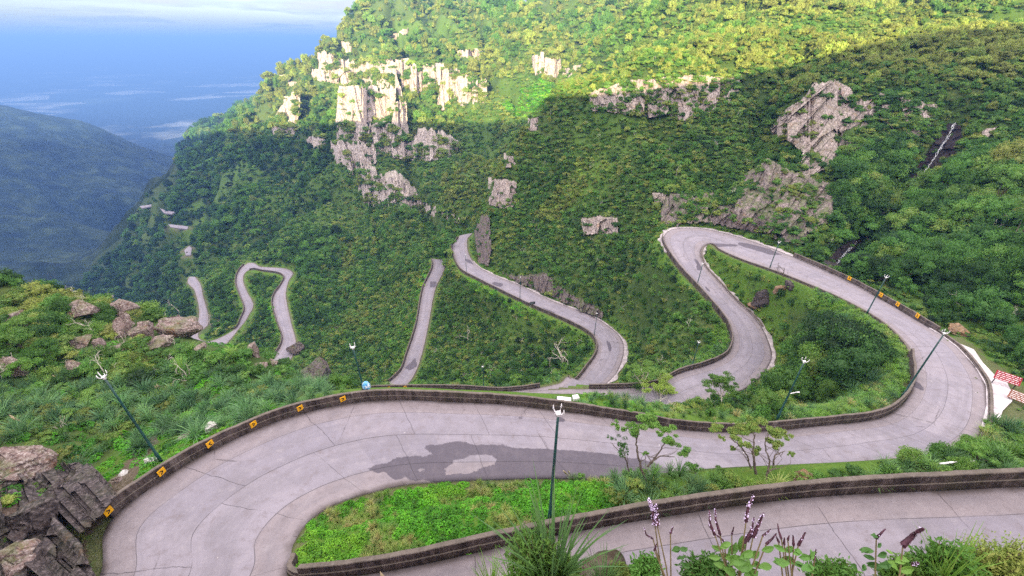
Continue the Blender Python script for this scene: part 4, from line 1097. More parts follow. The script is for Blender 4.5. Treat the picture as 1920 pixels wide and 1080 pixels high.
BL = [
 (165, 592, 48, 38, 'grey boulder with dark cracks on the top of the left spur', 'R', .1), (238, 588, 46, 36, 'rounded reddish boulder at the right end of the spur crest', 'R', .2),
 (236, 628, 28, 62, 'long leaning rock slab below the spur crest', 'R', .55), (277, 634, 42, 42, 'pinkish boulder between the leaning slab and the big block', 'R', -.1),
 (342, 630, 74, 52, 'biggest reddish brown block with a mossy top on the spur edge', 'R', .22), (478, 668, 24, 44, 'narrow pale upright stone on the grassy spur', 'R', .2),
 (592, 722, 78, 66, 'large sloping rock slab beside the start of the parapet', 'D', .45), (155, 648, 40, 28, 'small stone with an orange lichen patch in the bushes', 'R', 0),
 (190, 652, 20, 24, 'round stone right of the lichen-patched stone', 'R', 0), (222, 660, 36, 20, 'low brown stone half hidden by the windswept bush', 'R', 0),
 (142, 702, 32, 34, 'white-flecked rock in the lower scrub of the spur', 'R', .2), (30, 700, 52, 46, 'cracked grey rock beside bleached dead wood', 'R', 0),
 (30, 610, 46, 34, 'lichened grey rock at the outer end of the spur', 'R', 0), (108, 548, 30, 14, 'low pale stone under the tall dry plumes', 'R', 0), (207, 562, 16, 16, 'small pale stone beside the twin white trunks', 'R', 0),
 (246, 612, 16, 20, 'small pink stone on top of the leaning slab', 'R', 0), (300, 650, 60, 26, 'flat rock at the foot of the biggest block', 'R', -.2), (378, 660, 24, 20, 'pale stone under the overhang of the biggest block', 'R', 0), (492, 692, 26, 16, 'white stone in the bright scrub of the spur', 'R', 0), (512, 684, 20, 14, 'small grey stone near the narrow upright stone', 'R', 0),
 (557, 660, 32, 28, 'dark blocky rock at the far right end of the spur', 'D', 0), (398, 806, 26, 20, 'bright white stone on the grass above the parapet', 'W', .1),
 (286, 868, 30, 14, 'flat white stone at the foot of the tall lamp post', 'W', 0), (345, 822, 26, 9, 'flat grey slab in the grass beside the runnel', 'R', 0),
 (1462, 547, 22, 20, 'orange-brown boulder in the stream bed inside the far hairpin', 'O', 0), (1428, 566, 34, 28, 'dark wet boulder in the stream bed inside the far hairpin', 'K', 0), (1410, 578, 22, 16, 'reddish rubble stone beside the stream bed', 'O', 0),
 (1796, 626, 34, 20, 'brown boulder in the verge above the lay-by', 'O', 0), (1480, 540, 22, 16, 'dark flat stone by the culvert mouth', 'K', 0),
 (40, 884, 100, 62, 'pale broken rock at the edge of the dark crag', 'R', .1), (150, 915, 60, 34, 'dark rock at the top of the crag under the grass', 'K', -.1), (70, 990, 84, 60, 'big square dark rock in the crag beside the nearest bend', 'K', .05),
 (40, 1070, 90, 60, 'grey rock at the foot of the crag', 'R', .1), (215, 905, 24, 12, 'pale rubble stone in the runnel', 'R', 0), (232, 890, 20, 10, 'small white rubble stone higher in the runnel', 'W', 0),
 (1190, 955, 26, 16, 'brownish stone on the island near the parapet', 'R', 0), (985, 985, 20, 12, 'pale stone by the foot of the island lamp post', 'R', 0), (1506, 904, 40, 22, 'reddish earth bank at the end of the green strip', 'O', .3),
]
def near_boulder(P):
    u, v, d = project(P); m = np.zeros(len(P), bool)
    for q in BL: m |= (np.abs(u - q[0]) < .58 * q[2]) & (v > q[1] - .7 * q[3]) & (v < q[1] + .45 * q[3])
    return m
# image-space depth of what must stay in view (road and walls)
MW, MH = 480, 270
MASK = np.full((MH, MW), np.inf)
def mask_add(P, keep):
    P = P[keep]; P = P[visible(P + [0, 0, .25], .1)]
    u, v, d = project(P); i = np.round(u / 4 - .5).astype(int); j = np.round(v / 4 - .5).astype(int)
    ok = (i >= 0) & (i < MW) & (j >= 0) & (j < MH)
    for di in (0, 1):
        for dj in (0, 1):
            np.minimum.at(MASK, (np.clip(j[ok] + dj, 0, MH - 1), np.clip(i[ok] + di, 0, MW - 1)), d[ok])
def dense(A, k):
    n = len(A); x = np.arange(0, n - 1 + 1e-9, 1.0 / k); i0 = np.minimum(x.astype(int), n - 2); f = (x - i0)
    return A[i0] * (1 - f)[(...,) + (None,) * (A.ndim - 1)] + A[i0 + 1] * f[(...,) + (None,) * (A.ndim - 1)]
_pa = dense(RPAR, 3); _a = dense(RA, 3); _b = dense(RB, 3)
_ok = ((_pa < 47.6) | (_pa > 54.5)) & ~((_pa > 74.3) & (_pa < 77.6)) & ~((_pa > 82.3) & (_pa < 85.8))
for f in np.linspace(0, 1, 46):
    k = _ok & ~((_pa > 77) & (_pa < 83) & (f < .35)) & ~((_pa > 19) & (_pa < 28.2) & (f > .93)) & (_pa > 2.5)
    if f < .01 or f > .99: mask_add(_a * (1 - f) + _b * f + [0, 0, .7], k)
    mask_add(_a * (1 - f) + _b * f, k)
for poly, h in FAR_BITS:
    for a in np.linspace(0, 1, 30):
        for q in range(len(poly)):
            mask_add((at_h(*poly[q], h) * a + at_h(*poly[q - 1], h) * (1 - a))[None], np.array([True]))
def blocks(P, D, hh=.35, rad=.46):
    """would a crown of width D standing at P cover the road?"""
    C = P + np.array([0, 0, 1.0]) * (D * hh)[:, None]
    u, v, d = project(C); rp = F * D * rad / np.maximum(d, .5)
    res = np.zeros(len(P), bool)
    for rr, aa in [(0, 0)] + [(s, x) for s in (.55, 1.0) for x in np.arange(0, 6.28, .7854)]:
        i = np.floor((u + rp * rr * math.cos(aa)) / 4).astype(int); j = np.floor((v - rp * rr * math.sin(aa) * .8) / 4).astype(int)
        ok = (i >= 0) & (i < MW) & (j >= 0) & (j < MH)
        res[ok] |= (MASK[j[ok], i[ok]] < 1e8) & (MASK[j[ok], i[ok]] > d[ok] + .8)
    return res
def shrink(P, D, lo=.5, **k):
    D = D.copy(); bad = blocks(P, D, **k)
    for f in (.6, .6, .6):
        D[bad] *= f; bad[bad] = blocks(P[bad], D[bad], **k)
    D[bad] = 0
    D[D < lo] = 0
    return D
def inview(P, mu=170, mt=140, mb=150):
    u, v, d = project(P); return (d > .5) & (u > -mu) & (u < W + mu) & (v > -mt) & (v < H + mb)
def polar(r0, r1, sp, th=(-1.22, 1.22)):
    out = []; r = r0
    while r < r1:
        s = sp(r); n = int((th[1] - th[0]) * r / s)
        a = th[0] + (np.arange(n) + rng.random(n)) * s / r; q = r + (rng.random(n) - .5) * s
        out.append(np.stack([np.sin(a) * q, np.cos(a) * q], 1)); r += s * .95
    X = np.concatenate(out); return np.column_stack([X, ground(X[:, 0], X[:, 1])])
def outside(P, polys):
    u, v, d = project(P); m = np.ones(len(P), bool); rr = np.hypot(P[:, 0], P[:, 1])
    for p in polys: m &= ~(inpoly(u, v, p) & (d > 1) & (rr < (72 if p is LEFTHILL or p is LEFTGRASS else 1e9)))
    return m
def within(P, polys):
    return ~outside(P, polys)

LEFTHILL = [(-300, 480), (150, 500), (330, 560), (400, 610), (520, 640), (600, 690), (640, 745), (560, 765), (400, 830), (310, 890), (200, 990), (-300, 1100)]
STRIP = [(1150, 880), (1480, 905), (1640, 880), (1720, 862), (1800, 835), (1866, 808), (1900, 750), (2020, 740), (2100, 800), (2100, 935), (1920, 935), (1750, 942), (1442, 975), (1235, 1005), (1130, 1020)]
NOFOREST = [LAWN, LAWN2, MEADOW, ISLAND, KNOLL, LEFTGRASS, LEFTHILL, STRIP]
ROADCUT = [(840, 440), (880, 440), (880, 470), (848, 470)]

# forest over every slope
P = polar(30, 1900, lambda r: max(1.5, .0118 * r) if r < 110 else max(1.3, .0092 * r))
P = P[inview(P)]
P = P[visible(P + np.array([0, 0, 1.0]) * np.interp(np.hypot(P[:, 0], P[:, 1]), [40, 1500], [2.5, 14])[:, None], .5)]
P = P[outside(P, NOPLANT + NOFOREST)]; _md = meadow(P[:, 0], P[:, 1]); P = P[rng.random(len(P)) < 1 - .62 * sstep(.16, .34, _md)]
r = np.hypot(P[:, 0], P[:, 1]); rd = roadd(P[:, 0], P[:, 1])
big = .5 + .5 * fbm2(P[:, 0] / 14, P[:, 1] / 14, 3, 50) * 1.6
D = np.maximum(2.0, np.interp(r, [100, 200], [.0165, .0122]) * r) * rng.uniform(.7, 1.25, len(P)) * (.75 + .7 * np.clip(big, 0, 1)) * np.where(rng.random(len(P)) < .1, 1.5, 1)
u, v, d = project(P)
D *= np.where((u > 1560) & (r < 140), 1.8, 1.0) * (1 - .45 * sstep(.12, .34, meadow(P[:, 0], P[:, 1]))) * np.where(inpoly(u, v, [(1440, 590), (1530, 560), (1640, 640), (1625, 720), (1540, 765), (1430, 775)]), 1.6, 1.0) * np.where((u > 700) & (u < 1420) & (v > 130) & (r < 190), .72, 1.0)                # bigger trees in the right-hand forest
D = np.minimum(D, np.maximum(0, (rd - .5)) * 1.5)
D[D < .6] = 0; k = D > 0; P, D, r, u, v = P[k], D[k], r[k], u[k], v[k]
pc = outside(P + np.array([0, 0, .45]) * D[:, None], [[(a, b) for a, b in c[0]] for c in CLIFFS] + NOPLANT[-2:])
pb = outside(P + np.array([0, 0, .45]) * D[:, None], [q[0] for q in BANDS if q[2] == 'P']); D = np.where(pb | (rng.random(len(P)) < .35), D, 0)
D = np.where(pc | (rng.random(len(P)) < .06), D, 0); k = D > 0; P, D, r, u, v = P[k], D[k], r[k], u[k], v[k]
D = shrink(P, D, .6); k = D > 0; P, D, r, u, v = P[k], D[k], r[k], u[k], v[k]
n = len(P); k = ~((u < 335) & (r > 640)); P, D, r, u, v = P[k], D[k], r[k], u[k], v[k]; n = len(P)
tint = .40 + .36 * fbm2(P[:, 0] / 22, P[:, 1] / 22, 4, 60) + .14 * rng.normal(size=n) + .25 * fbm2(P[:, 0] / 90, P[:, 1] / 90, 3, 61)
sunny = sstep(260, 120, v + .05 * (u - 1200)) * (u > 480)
tint += .22 * sunny + .15 * ((u > 1300) & (v < 130))  # sunlight also put into the leaf colour: sunlit upper slopes tinted yellower
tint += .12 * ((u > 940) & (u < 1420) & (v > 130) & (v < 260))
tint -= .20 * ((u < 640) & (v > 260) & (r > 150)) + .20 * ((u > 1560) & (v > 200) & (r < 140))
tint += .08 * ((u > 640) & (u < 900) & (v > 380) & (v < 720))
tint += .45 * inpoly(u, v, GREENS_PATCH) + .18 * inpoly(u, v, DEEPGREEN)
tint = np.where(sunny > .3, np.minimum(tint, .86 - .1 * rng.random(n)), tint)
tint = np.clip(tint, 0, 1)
kind = rng.choice(7, n, p=[.18, .18, .16, .13, .13, .11, .11])
# trees that hide the top of the loop behind the middle road
_hp = hit([838, 828, 822, 843, 846, 832, 836, 842, 830], [474, 486, 478, 462, 452, 464, 500, 486, 462]); _hd = np.array([5.5, 5, 4.5, 5.5, 4, 5, 4, 4.5, 4.5])
P = np.concatenate([P, _hp]); D = np.concatenate([D, _hd]); tint = np.concatenate([tint, np.linspace(.25, .6, 9)]); kind = np.concatenate([kind, rng.integers(0, 5, 9)]); r = np.hypot(P[:, 0], P[:, 1])
FOREST = dict(P=P, D=D, tint=tint, kind=kind, r=r)
# ------------------------------------------------------------------ scatter: small plants close by
def sc3(D, lo=.85, hi=1.2, zl=.8, zh=1.25):
    n = len(D); return np.stack([D * rng.uniform(lo, hi, n), D * rng.uniform(lo, hi, n), D * rng.uniform(zl, zh, n)], 1)

# bushes on the left spur, the strip between the near legs and along road sides
def field(r0, r1, sp, polys, th=(-1.25, 1.25)):
    P = polar(r0, r1, lambda r: sp, th); P = P[inview(P, 260, 150, 260)]
    P = P[within(P, polys)]
    return P[visible(P + [0, 0, 1.2], .3)]
BUSH = []
P = field(18, 75, .85, [LEFTHILL]); P = P[outside(P, [LEFTGRASS])]; P = P[~near_boulder(P)]; P = P[rng.random(len(P)) < .8]
D = np.interp(np.hypot(P[:, 0], P[:, 1]), [25, 60], [1.1, 2.3]) * rng.uniform(.55, 1.35, len(P))
u, v, d = project(P); D *= np.where(v > 720, .6, 1.0)
D = np.minimum(D, np.maximum(0, roadd(P[:, 0], P[:, 1]) - .5) * 1.4); D = shrink(P, D, .4); k = D > 0
tint = np.clip(.48 + .5 * fbm2(P[:, 0] / 7, P[:, 1] / 7, 3, 70) + .1 * rng.normal(size=len(P)), 0, 1)
BUSH.append((P[k], D[k], tint[k]))
P = field(10, 60, .5, [STRIP]); P = P[rng.random(len(P)) < .5]
u, v, d = project(P); D = rng.uniform(.45, 1.25, len(P)) * np.where(u > 1650, 1.2, .95)
D = np.minimum(D, np.maximum(0, roadd(P[:, 0], P[:, 1]) - .1) * 2.2); k = D > .3
tint = np.clip(.45 + .45 * fbm2(P[:, 0] / 4, P[:, 1] / 4, 3, 71), 0, 1); BUSH.append((P[k], D[k], tint[k]))
P = field(25, 130, 1.3, [LAWN, LAWN2, KNOLL, VERGE3]); P = P[rng.random(len(P)) < .12]
D = rng.uniform(.5, 1.2, len(P)); D = np.minimum(D, np.maximum(0, roadd(P[:, 0], P[:, 1]) - .4) * 1.4); D = shrink(P, D, .3); k = D > 0
BUSH.append((P[k], D[k], np.full(k.sum(), .5)))
# fine scrub between the trees
P = polar(34, 190, lambda r: max(1.0, .0092 * r)); P = P[inview(P)]; P = P[visible(P + [0, 0, 1.0], .3)]
nr_ = outside(P, NOPLANT); P = P[nr_ | (rng.random(len(P)) < .28)]
P = P[outside(P, [ISLAND, KNOLL, LEFTHILL, STRIP, LEFTGRASS, MEADOW])]; u, v, d = project(P)
lawn = within(P, [LAWN, LAWN2]); P = P[(rng.random(len(P)) < np.where(lawn, .10, .85))]
r = np.hypot(P[:, 0], P[:, 1]); D = np.maximum(.9, .0125 * r) * rng.uniform(.6, 1.5, len(P))
D = np.minimum(D, np.maximum(0, roadd(P[:, 0], P[:, 1]) - .35) * 1.5); D[D < .4] = 0; k = D > 0; P, D = P[k], D[k]; D = shrink(P, D, .35); k = D > 0
u, v, d = project(P); tint = .50 + .42 * fbm2(P[:, 0] / 11, P[:, 1] / 11, 4, 72) + .16 * rng.normal(size=len(P)) + .3 * inpoly(u, v, GREENS_PATCH) - .1 * ((u > 1560) & (v > 300))
SCRUB = (P[k], D[k], np.clip(tint, 0, 1)[k])
# the outer edge of the nearest loop is overgrown
i0, i1 = sidx(21.2), sidx(28.4); EDGE = []
for _ in range(420):
    i = int(rng.integers(i0, i1)); out = RB[i] - RA[i]; out[2] = 0; out /= np.linalg.norm(out); q = RB[i] + out * rng.uniform(.15, 2.2)
    if 24.15 < RPAR[i] < 24.5: continue
    EDGE.append([q[0], q[1], float(ground(q[0], q[1])), 1.25 if RPAR[i] > 25.6 else .8 if RPAR[i] > 24.5 else 1.0])
EDGE = np.array(EDGE); ED = EDGE[:, 3] * rng.uniform(.35, 1.15, len(EDGE)); kb = rng.random(len(EDGE)) < .45
BUSH.append((EDGE[kb, :3], ED[kb], np.clip(.48 + .4 * fbm2(EDGE[kb, 0] / 3, EDGE[kb, 1] / 3, 3, 74), 0, 1)))
# scrub in the open patches farther up
P = polar(185, 470, lambda r: .0078 * r); P = P[inview(P)]; P = P[(meadow(P[:, 0], P[:, 1]) > .08)]; P = P[visible(P + [0, 0, 2.0], .3)]; P = P[outside(P, NOPLANT + [LEFTHILL])]
P = P[rng.random(len(P)) < .8]; r = np.hypot(P[:, 0], P[:, 1]); D = .0085 * r * rng.uniform(.6, 1.5, len(P)); D = np.minimum(D, np.maximum(0, roadd(P[:, 0], P[:, 1]) - .4) * 1.5); k = D > .6; P, D = P[k], D[k]; D = shrink(P, D, .6); k = D > 0
u, v, d = project(P); SCRUB = tuple(np.concatenate(x) for x in zip(SCRUB, (P[k], D[k], np.clip(.50 + .3 * fbm2(P[:, 0] / 25, P[:, 1] / 25, 3, 75) + .1 * rng.normal(size=len(P)) + .12 * (v < 230), 0, .85)[k])))
BP = np.concatenate([b[0] for b in BUSH]); BD = np.concatenate([b[1] for b in BUSH]); BT = np.concatenate([b[2] for b in BUSH])

# bright low leaf cover
COV = []
P = field(8, 60, .30, [ISLAND]); u, v, d = project(P)
P = P[(rng.random(len(P)) < np.interp(u, [540, 1100, 1300], [1, .95, .35]))]
P = P[roadd(P[:, 0], P[:, 1]) > .02]
u, v, d = project(P)
tint = np.clip(.42 + .5 * fbm2(P[:, 0] / 2.2, P[:, 1] / 2.2, 3, 80) - .1 * (u > 1000), 0, 1)
dry = fbm2(P[:, 0] / 3 + 5, P[:, 1] / 1.8, 3, 82) > .15
COV.append((P[~dry], rng.uniform(.30, .62, (~dry).sum()), tint[~dry])); DRYP = P[dry]
P = field(18, 60, .38, [LEFTGRASS]); P = P[(rng.random(len(P)) < .55) & (roadd(P[:, 0], P[:, 1]) > .7)]
P = P[outside(P, [[(200, 930), (222, 880), (262, 838), (300, 800), (336, 778), (345, 786), (300, 822), (262, 880), (255, 905), (215, 945)]])]
COV.append((P, rng.uniform(.3, .6, len(P)), np.clip(.55 + .5 * fbm2(P[:, 0] / 2.5, P[:, 1] / 2.5, 3, 81), 0, 1)))
P = field(18, 75, .8, [LEFTHILL]); P = P[rng.random(len(P)) < .5]; P = P[~near_boulder(P)]; P = P[roadd(P[:, 0], P[:, 1]) > .8]
COV.append((P, rng.uniform(.5, 1.1, len(P)), np.clip(.3 + .4 * fbm2(P[:, 0] / 3, P[:, 1] / 3, 3, 83), 0, .8)))
P = field(25, 60, .45, [KNOLL, STRIP]); P = P[(rng.random(len(P)) < .6) & (roadd(P[:, 0], P[:, 1]) > .35)]
COV.append((P, rng.uniform(.3, .65, len(P)), np.clip(.55 + .5 * fbm2(P[:, 0] / 3, P[:, 1] / 3, 3, 84), 0, 1)))
P = field(30, 90, .5, [LAWN, LAWN2]); P = P[(rng.random(len(P)) < .6) & (roadd(P[:, 0], P[:, 1]) > .3)]
COV.append((P, rng.uniform(.35, .7, len(P)), np.clip(.62 + .5 * fbm2(P[:, 0] / 3, P[:, 1] / 3, 3, 85), 0, 1)))
P = field(90, 330, 1.5, [VERGE3, VERGE4, VERGE5, MEADOW]); P = P[roadd(P[:, 0], P[:, 1]) > .6]
COV.append((P, rng.uniform(1.0, 2.2, len(P)) * np.interp(np.hypot(P[:, 0], P[:, 1]), [100, 300], [.8, 2]), np.clip(.55 + .2 * rng.normal(size=len(P)), 0, 1)))
CP_ = np.concatenate([c[0] for c in COV]); CD_ = np.concatenate([c[1] for c in COV]); CT_ = np.concatenate([c[2] for c in COV])
stuff('ground_cover', 'low bright green leafy plants carpeting the island and road verges', 'ground cover', 'cover_clumps', CP_, sc3(CD_), rng.uniform(0, 6.28, len(CP_)), rng.integers(0, 3, len(CP_)), CT_)

# grass
GR = []
P = field(30, 90, .42, [LAWN, LAWN2]); P = P[roadd(P[:, 0], P[:, 1]) > .15]
u, v, d = project(P); GR.append((P, rng.uniform(.35, .75, len(P)), np.clip(.55 + .3 * fbm2(P[:, 0] / 3, P[:, 1] / 3, 3, 90), 0, .85)))
P = field(12, 60, .55, [STRIP]); P = P[(rng.random(len(P)) < .8) & (roadd(P[:, 0], P[:, 1]) > .25)]
GR.append((P, rng.uniform(.45, 1.1, len(P)), np.clip(.5 + .5 * fbm2(P[:, 0] / 3, P[:, 1] / 3, 3, 91), 0, 1)))
GR.append((EDGE[~kb, :3], ED[~kb] * 1.15, np.clip(.45 + .3 * rng.normal(size=(~kb).sum()), 0, 1)))
GR.append((DRYP, rng.uniform(.25, .5, len(DRYP)), np.clip(.8 + .15 * rng.normal(size=len(DRYP)), 0, 1)))
P = field(16, 70, 1.0, [LEFTHILL, LEFTGRASS]); u, v, d = project(P)
w_ = np.exp(-((v - 770) / 60) ** 2) * (u < 620) * .85 + .12
P = P[(rng.random(len(P)) < w_) & (roadd(P[:, 0], P[:, 1]) > .8)]; u, v, d = project(P)
GR.append((P, shrink(P, rng.uniform(.7, 1.7, len(P)), .3), np.clip(.12 + .25 * rng.random(len(P)) + .3 * (v < 700), 0, 1)))
P = field(35, 70, 1.3, [[(1560, 590), (1640, 640), (1640, 720), (1560, 760), (1500, 740), (1530, 650)], [(1070, 735), (1180, 745), (1200, 770), (1100, 760)]])
GR.append((P, shrink(P, rng.uniform(1.0, 2.2, len(P)), .3), np.clip(.15 + .3 * rng.random(len(P)), 0, 1)))
P = polar(14, 130, lambda r: max(.9, .014 * r)); P = P[inview(P)]; rd = roadd(P[:, 0], P[:, 1]); P = P[(rd > .5) & (rd < 2.6)]; P = P[visible(P + [0, 0, .5], .2)]
P = P[outside(P, [LEFTHILL, ISLAND, STRIP])]
GR.append((P, shrink(P, rng.uniform(.4, 1.1, len(P)), .25), np.clip(.55 + .25 * rng.normal(size=len(P)), 0, 1)))
GP2 = np.concatenate([g[0] for g in GR]); GD2 = np.concatenate([g[1] for g in GR]); GT2 = np.concatenate([g[2] for g in GR]); k = GD2 > 0
stuff('grass', 'tall windblown grass in tufts on the lawns, verges and rocky spur', 'grass', 'grass_tufts', GP2[k], sc3(GD2[k]), rng.uniform(-.8, .8, k.sum()), rng.integers(0, 4, k.sum()), GT2[k])

# bleached twigs sticking out of the scrub
P = polar(32, 150, lambda r: max(7, .085 * r)); P = P[inview(P, 0, 0, 0)]; P = P[outside(P, NOPLANT + [LAWN, LAWN2, ISLAND, KNOLL, STRIP])]; P = P[roadd(P[:, 0], P[:, 1]) > 3]
D = shrink(P, rng.uniform(1.6, 3.4, len(P)), 1.0, hh=.6, rad=.5); k = D > 0
stuff('undergrowth', 'bleached bare twigs sticking out of the green scrub', 'dead twigs', 'bare_twigs', P[k], sc3(D[k]), rng.uniform(0, 6.28, k.sum()), rng.integers(0, 3, k.sum()), np.full(k.sum(), .5))

# ------------------------------------------------------------------ trees and bushes one can tell apart: the ones that show largest
def trunk_for(kind, seed, c, r): return limb_mb(kind, c, r, seed)
KINDS = {}
for kd, seeds, nl, lf, core in (('round', (101, 102, 103), 2600, .038, True), ('flat', (111, 112, 113), 2300, .036, True), ('shrub', (121, 122, 123), 2300, .042, True), ('open', (131, 132), 1500, .038, False)):
    KINDS[kd] = []
    for s_ in seeds:
        mb, c, r = crown_mb(kd, s_, nl, lf, core)
        cm = mb.build('crown', M_LEAF if kd != 'shrub' else M_SHRUB, link=False).data
        tm = limb_mb(kd, c, r, s_).build('trunk', M_BARK, link=False).data
        KINDS[kd].append((cm, tm))
for o in [o for o in bpy.data.objects if o.users == 0]: bpy.data.objects.remove(o)
NAMES = {'round': ('broadleaf_tree', 'tree'), 'flat': ('flat_topped_tree', 'tree'), 'shrub': ('bush', 'bush'), 'open': ('small_tree', 'tree')}
WORDS = {'round': 'round-crowned', 'flat': 'flat-topped', 'shrub': 'low spreading', 'open': 'thin open'}
def tone(t): return 'dark green' if t < .25 else 'deep green' if t < .42 else 'mid green' if t < .58 else 'olive green' if t < .8 else 'yellow-green'
ZONES = [
 ([(1560, 0), (2200, 0), (2200, 260), (1660, 260)], 'high in the forest at the upper right'),
 ([(1640, 250), (2200, 250), (2200, 480), (1600, 480)], 'in the forest beside the thin waterfall'),
 ([(1560, 430), (2200, 430), (2200, 720), (1800, 640)], 'in the dense forest above the right-hand road'),
 ([(1370, 520), (1560, 540), (1720, 640), (1720, 740), (1560, 800), (1440, 800), (1430, 680), (1450, 640)], 'on the slope inside the wide right-hand loop'),
 ([(1320, 455), (1500, 500), (1480, 600), (1400, 580)], 'on the narrow tip inside the far hairpin'),
 ([(1180, 690), (1460, 680), (1460, 810), (1180, 800)], 'just below the long parapet of the nearest road'),
 ([(1110, 560), (1380, 600), (1380, 720), (1140, 740)], 'between the steep leg and the middle road bend'),
 ([(900, 395), (1270, 395), (1380, 620), (1150, 610), (1000, 540)], 'on the scrub slope above the middle road'),
 ([(780, 480), (1000, 560), (1130, 650), (1080, 740), (780, 740)], 'inside the green triangle between the middle roads'),
 ([(540, 380), (900, 380), (790, 560), (740, 740), (560, 740)], 'on the slope left of the straight lower road'),
 ([(900, 250), (1420, 250), (1420, 440), (900, 440)], 'on the green face of the near spur'),
 ([(1400, 250), (1660, 250), (1660, 470), (1400, 470)], 'among the rocks above the upper road'),
 ([(900, -200), (1560, -200), (1560, 260), (900, 260)], 'on the crest of the near spur'),
 (LEFTHILL, 'on the rocky spur left of the nearest bend'),
 (STRIP, 'on the strip between the two nearest roads'),
]
def zone(u, v):
    for p, ph in ZONES:
        if bool(inpoly(np.array([u]), np.array([v]), p)[0]): return ph
    return 'on the forested mountainside'
def place_tree(kd, var, p, D, rz, t, label, group, zs=1.0, shift=0.0):
    nm, cat = NAMES[kd]
    cm, tm = KINDS[kd][var % len(KINDS[kd])]
    e = thing(nm, label, cat, p + np.array([0, 0, shift]), rz, group, (D, D, D * zs))
    for part, me in (('crown', cm), ('trunk', tm)):
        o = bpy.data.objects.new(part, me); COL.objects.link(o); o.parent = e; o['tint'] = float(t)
    return e
# candidates: forest + bushes
fu, fv, fd = project(FOREST['P'])
szF = FOREST['D'] / fd * F; okF = (fu > 0) & (fu < W) & (fv > 0) & (fv < H) & visible(FOREST['P'] + np.array([0, 0, .4]) * FOREST['D'][:, None], .1)
bu, bv, bd = project(BP); szB = BD / bd * F; okB = (bu > 0) & (bu < W) & (bv > 0) & (bv < H) & visible(BP + np.array([0, 0, .4]) * BD[:, None], .1)
sz = np.concatenate([np.where(okF, szF, 0), np.where(okB, szB, 0)]); order = np.argsort(-sz)[:N_TREES]
takeF = np.zeros(len(szF), bool); takeB = np.zeros(len(szB), bool)
for q in order:
    if sz[q] <= 0: continue
    if q < len(szF):
        takeF[q] = True; p, D, t = FOREST['P'][q], FOREST['D'][q], FOREST['tint'][q]; u_, v_ = fu[q], fv[q]
        kd = ('round', 'round', 'round', 'flat', 'flat', 'shrub', 'shrub')[FOREST['kind'][q]]
        if rng.random() < .06: kd = 'open'
    else:
        b = q - len(szF); takeB[b] = True; p, D, t = BP[b], BD[b], BT[b]; u_, v_ = bu[b], bv[b]; kd = 'shrub' if rng.random() < .75 else 'flat'
    z = zone(u_, v_); lab = '%s %s %s %s' % (WORDS[kd], tone(t), NAMES[kd][1], z)
    place_tree(kd, int(rng.integers(0, 3)), p, D * 1.08, rng.uniform(0, 6.28), t, lab, '%s %ss %s' % (WORDS[kd], NAMES[kd][1], z), rng.uniform(1.0, 1.5), -.04 * D)
k = ~takeF
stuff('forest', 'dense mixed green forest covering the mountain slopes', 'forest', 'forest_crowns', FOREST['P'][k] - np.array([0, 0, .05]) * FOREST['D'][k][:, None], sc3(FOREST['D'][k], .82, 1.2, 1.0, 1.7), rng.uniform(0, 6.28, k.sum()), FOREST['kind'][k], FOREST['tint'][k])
stuff('scrub', 'fine mixed green scrub growing between the trees', 'scrub', 'bush_crowns', SCRUB[0], sc3(SCRUB[1]), rng.uniform(0, 6.28, len(SCRUB[0])), rng.integers(0, 4, len(SCRUB[0])), SCRUB[2])
k = ~takeB
stuff('shrubbery', 'small mixed bushes covering the rocky spur and the verges', 'bushes', 'bush_crowns', BP[k] - np.array([0, 0, .05]) * BD[k][:, None], sc3(BD[k]), rng.uniform(0, 6.28, k.sum()), rng.integers(0, 4, k.sum()), BT[k])
print('COUNTS forest', len(FOREST['P']), 'bush', len(BP), 'cover', len(CP_), 'grass', len(GP2))
# ------------------------------------------------------------------ rock
def worley(x, y, seed):
    ix, iy = np.floor(x), np.floor(y); f1 = np.full(x.shape, 9.); idh = np.zeros(x.shape); ex = np.zeros(x.shape); ey = np.zeros(x.shape)
    z = np.zeros_like(ix)
    for i in (-1, 0, 1):
        for j in (-1, 0, 1):
            px_ = ix + i + _h(ix + i, iy + j, z, seed); py_ = iy + j + _h(ix + i, iy + j, z, seed + 1)
            d = np.hypot(x - px_, y - py_); m = d < f1
            f1 = np.where(m, d, f1); idh = np.where(m, _h(ix + i, iy + j, z, seed + 2), idh); ex = np.where(m, x - px_, ex); ey = np.where(m, y - py_, ey)
    return f1, idh, ex, ey
def blockdisp(a, z, cw, ch, amp, seed, shear=0.0):
    a = a + shear * z
    wob = .25 * vn2(a / cw * .7, z / ch * 1.3, seed + 7)
    f1, h, ex, ey = worley(a / cw + wob, z / ch + .3 * vn2(a / cw, z / ch * .7, seed + 8), seed)
    return amp * ((h - .5) * 2 + ex * (h * 7 % 1 - .5) * 1.6 + ey * (h * 13 % 1 - .5) * 1.2)
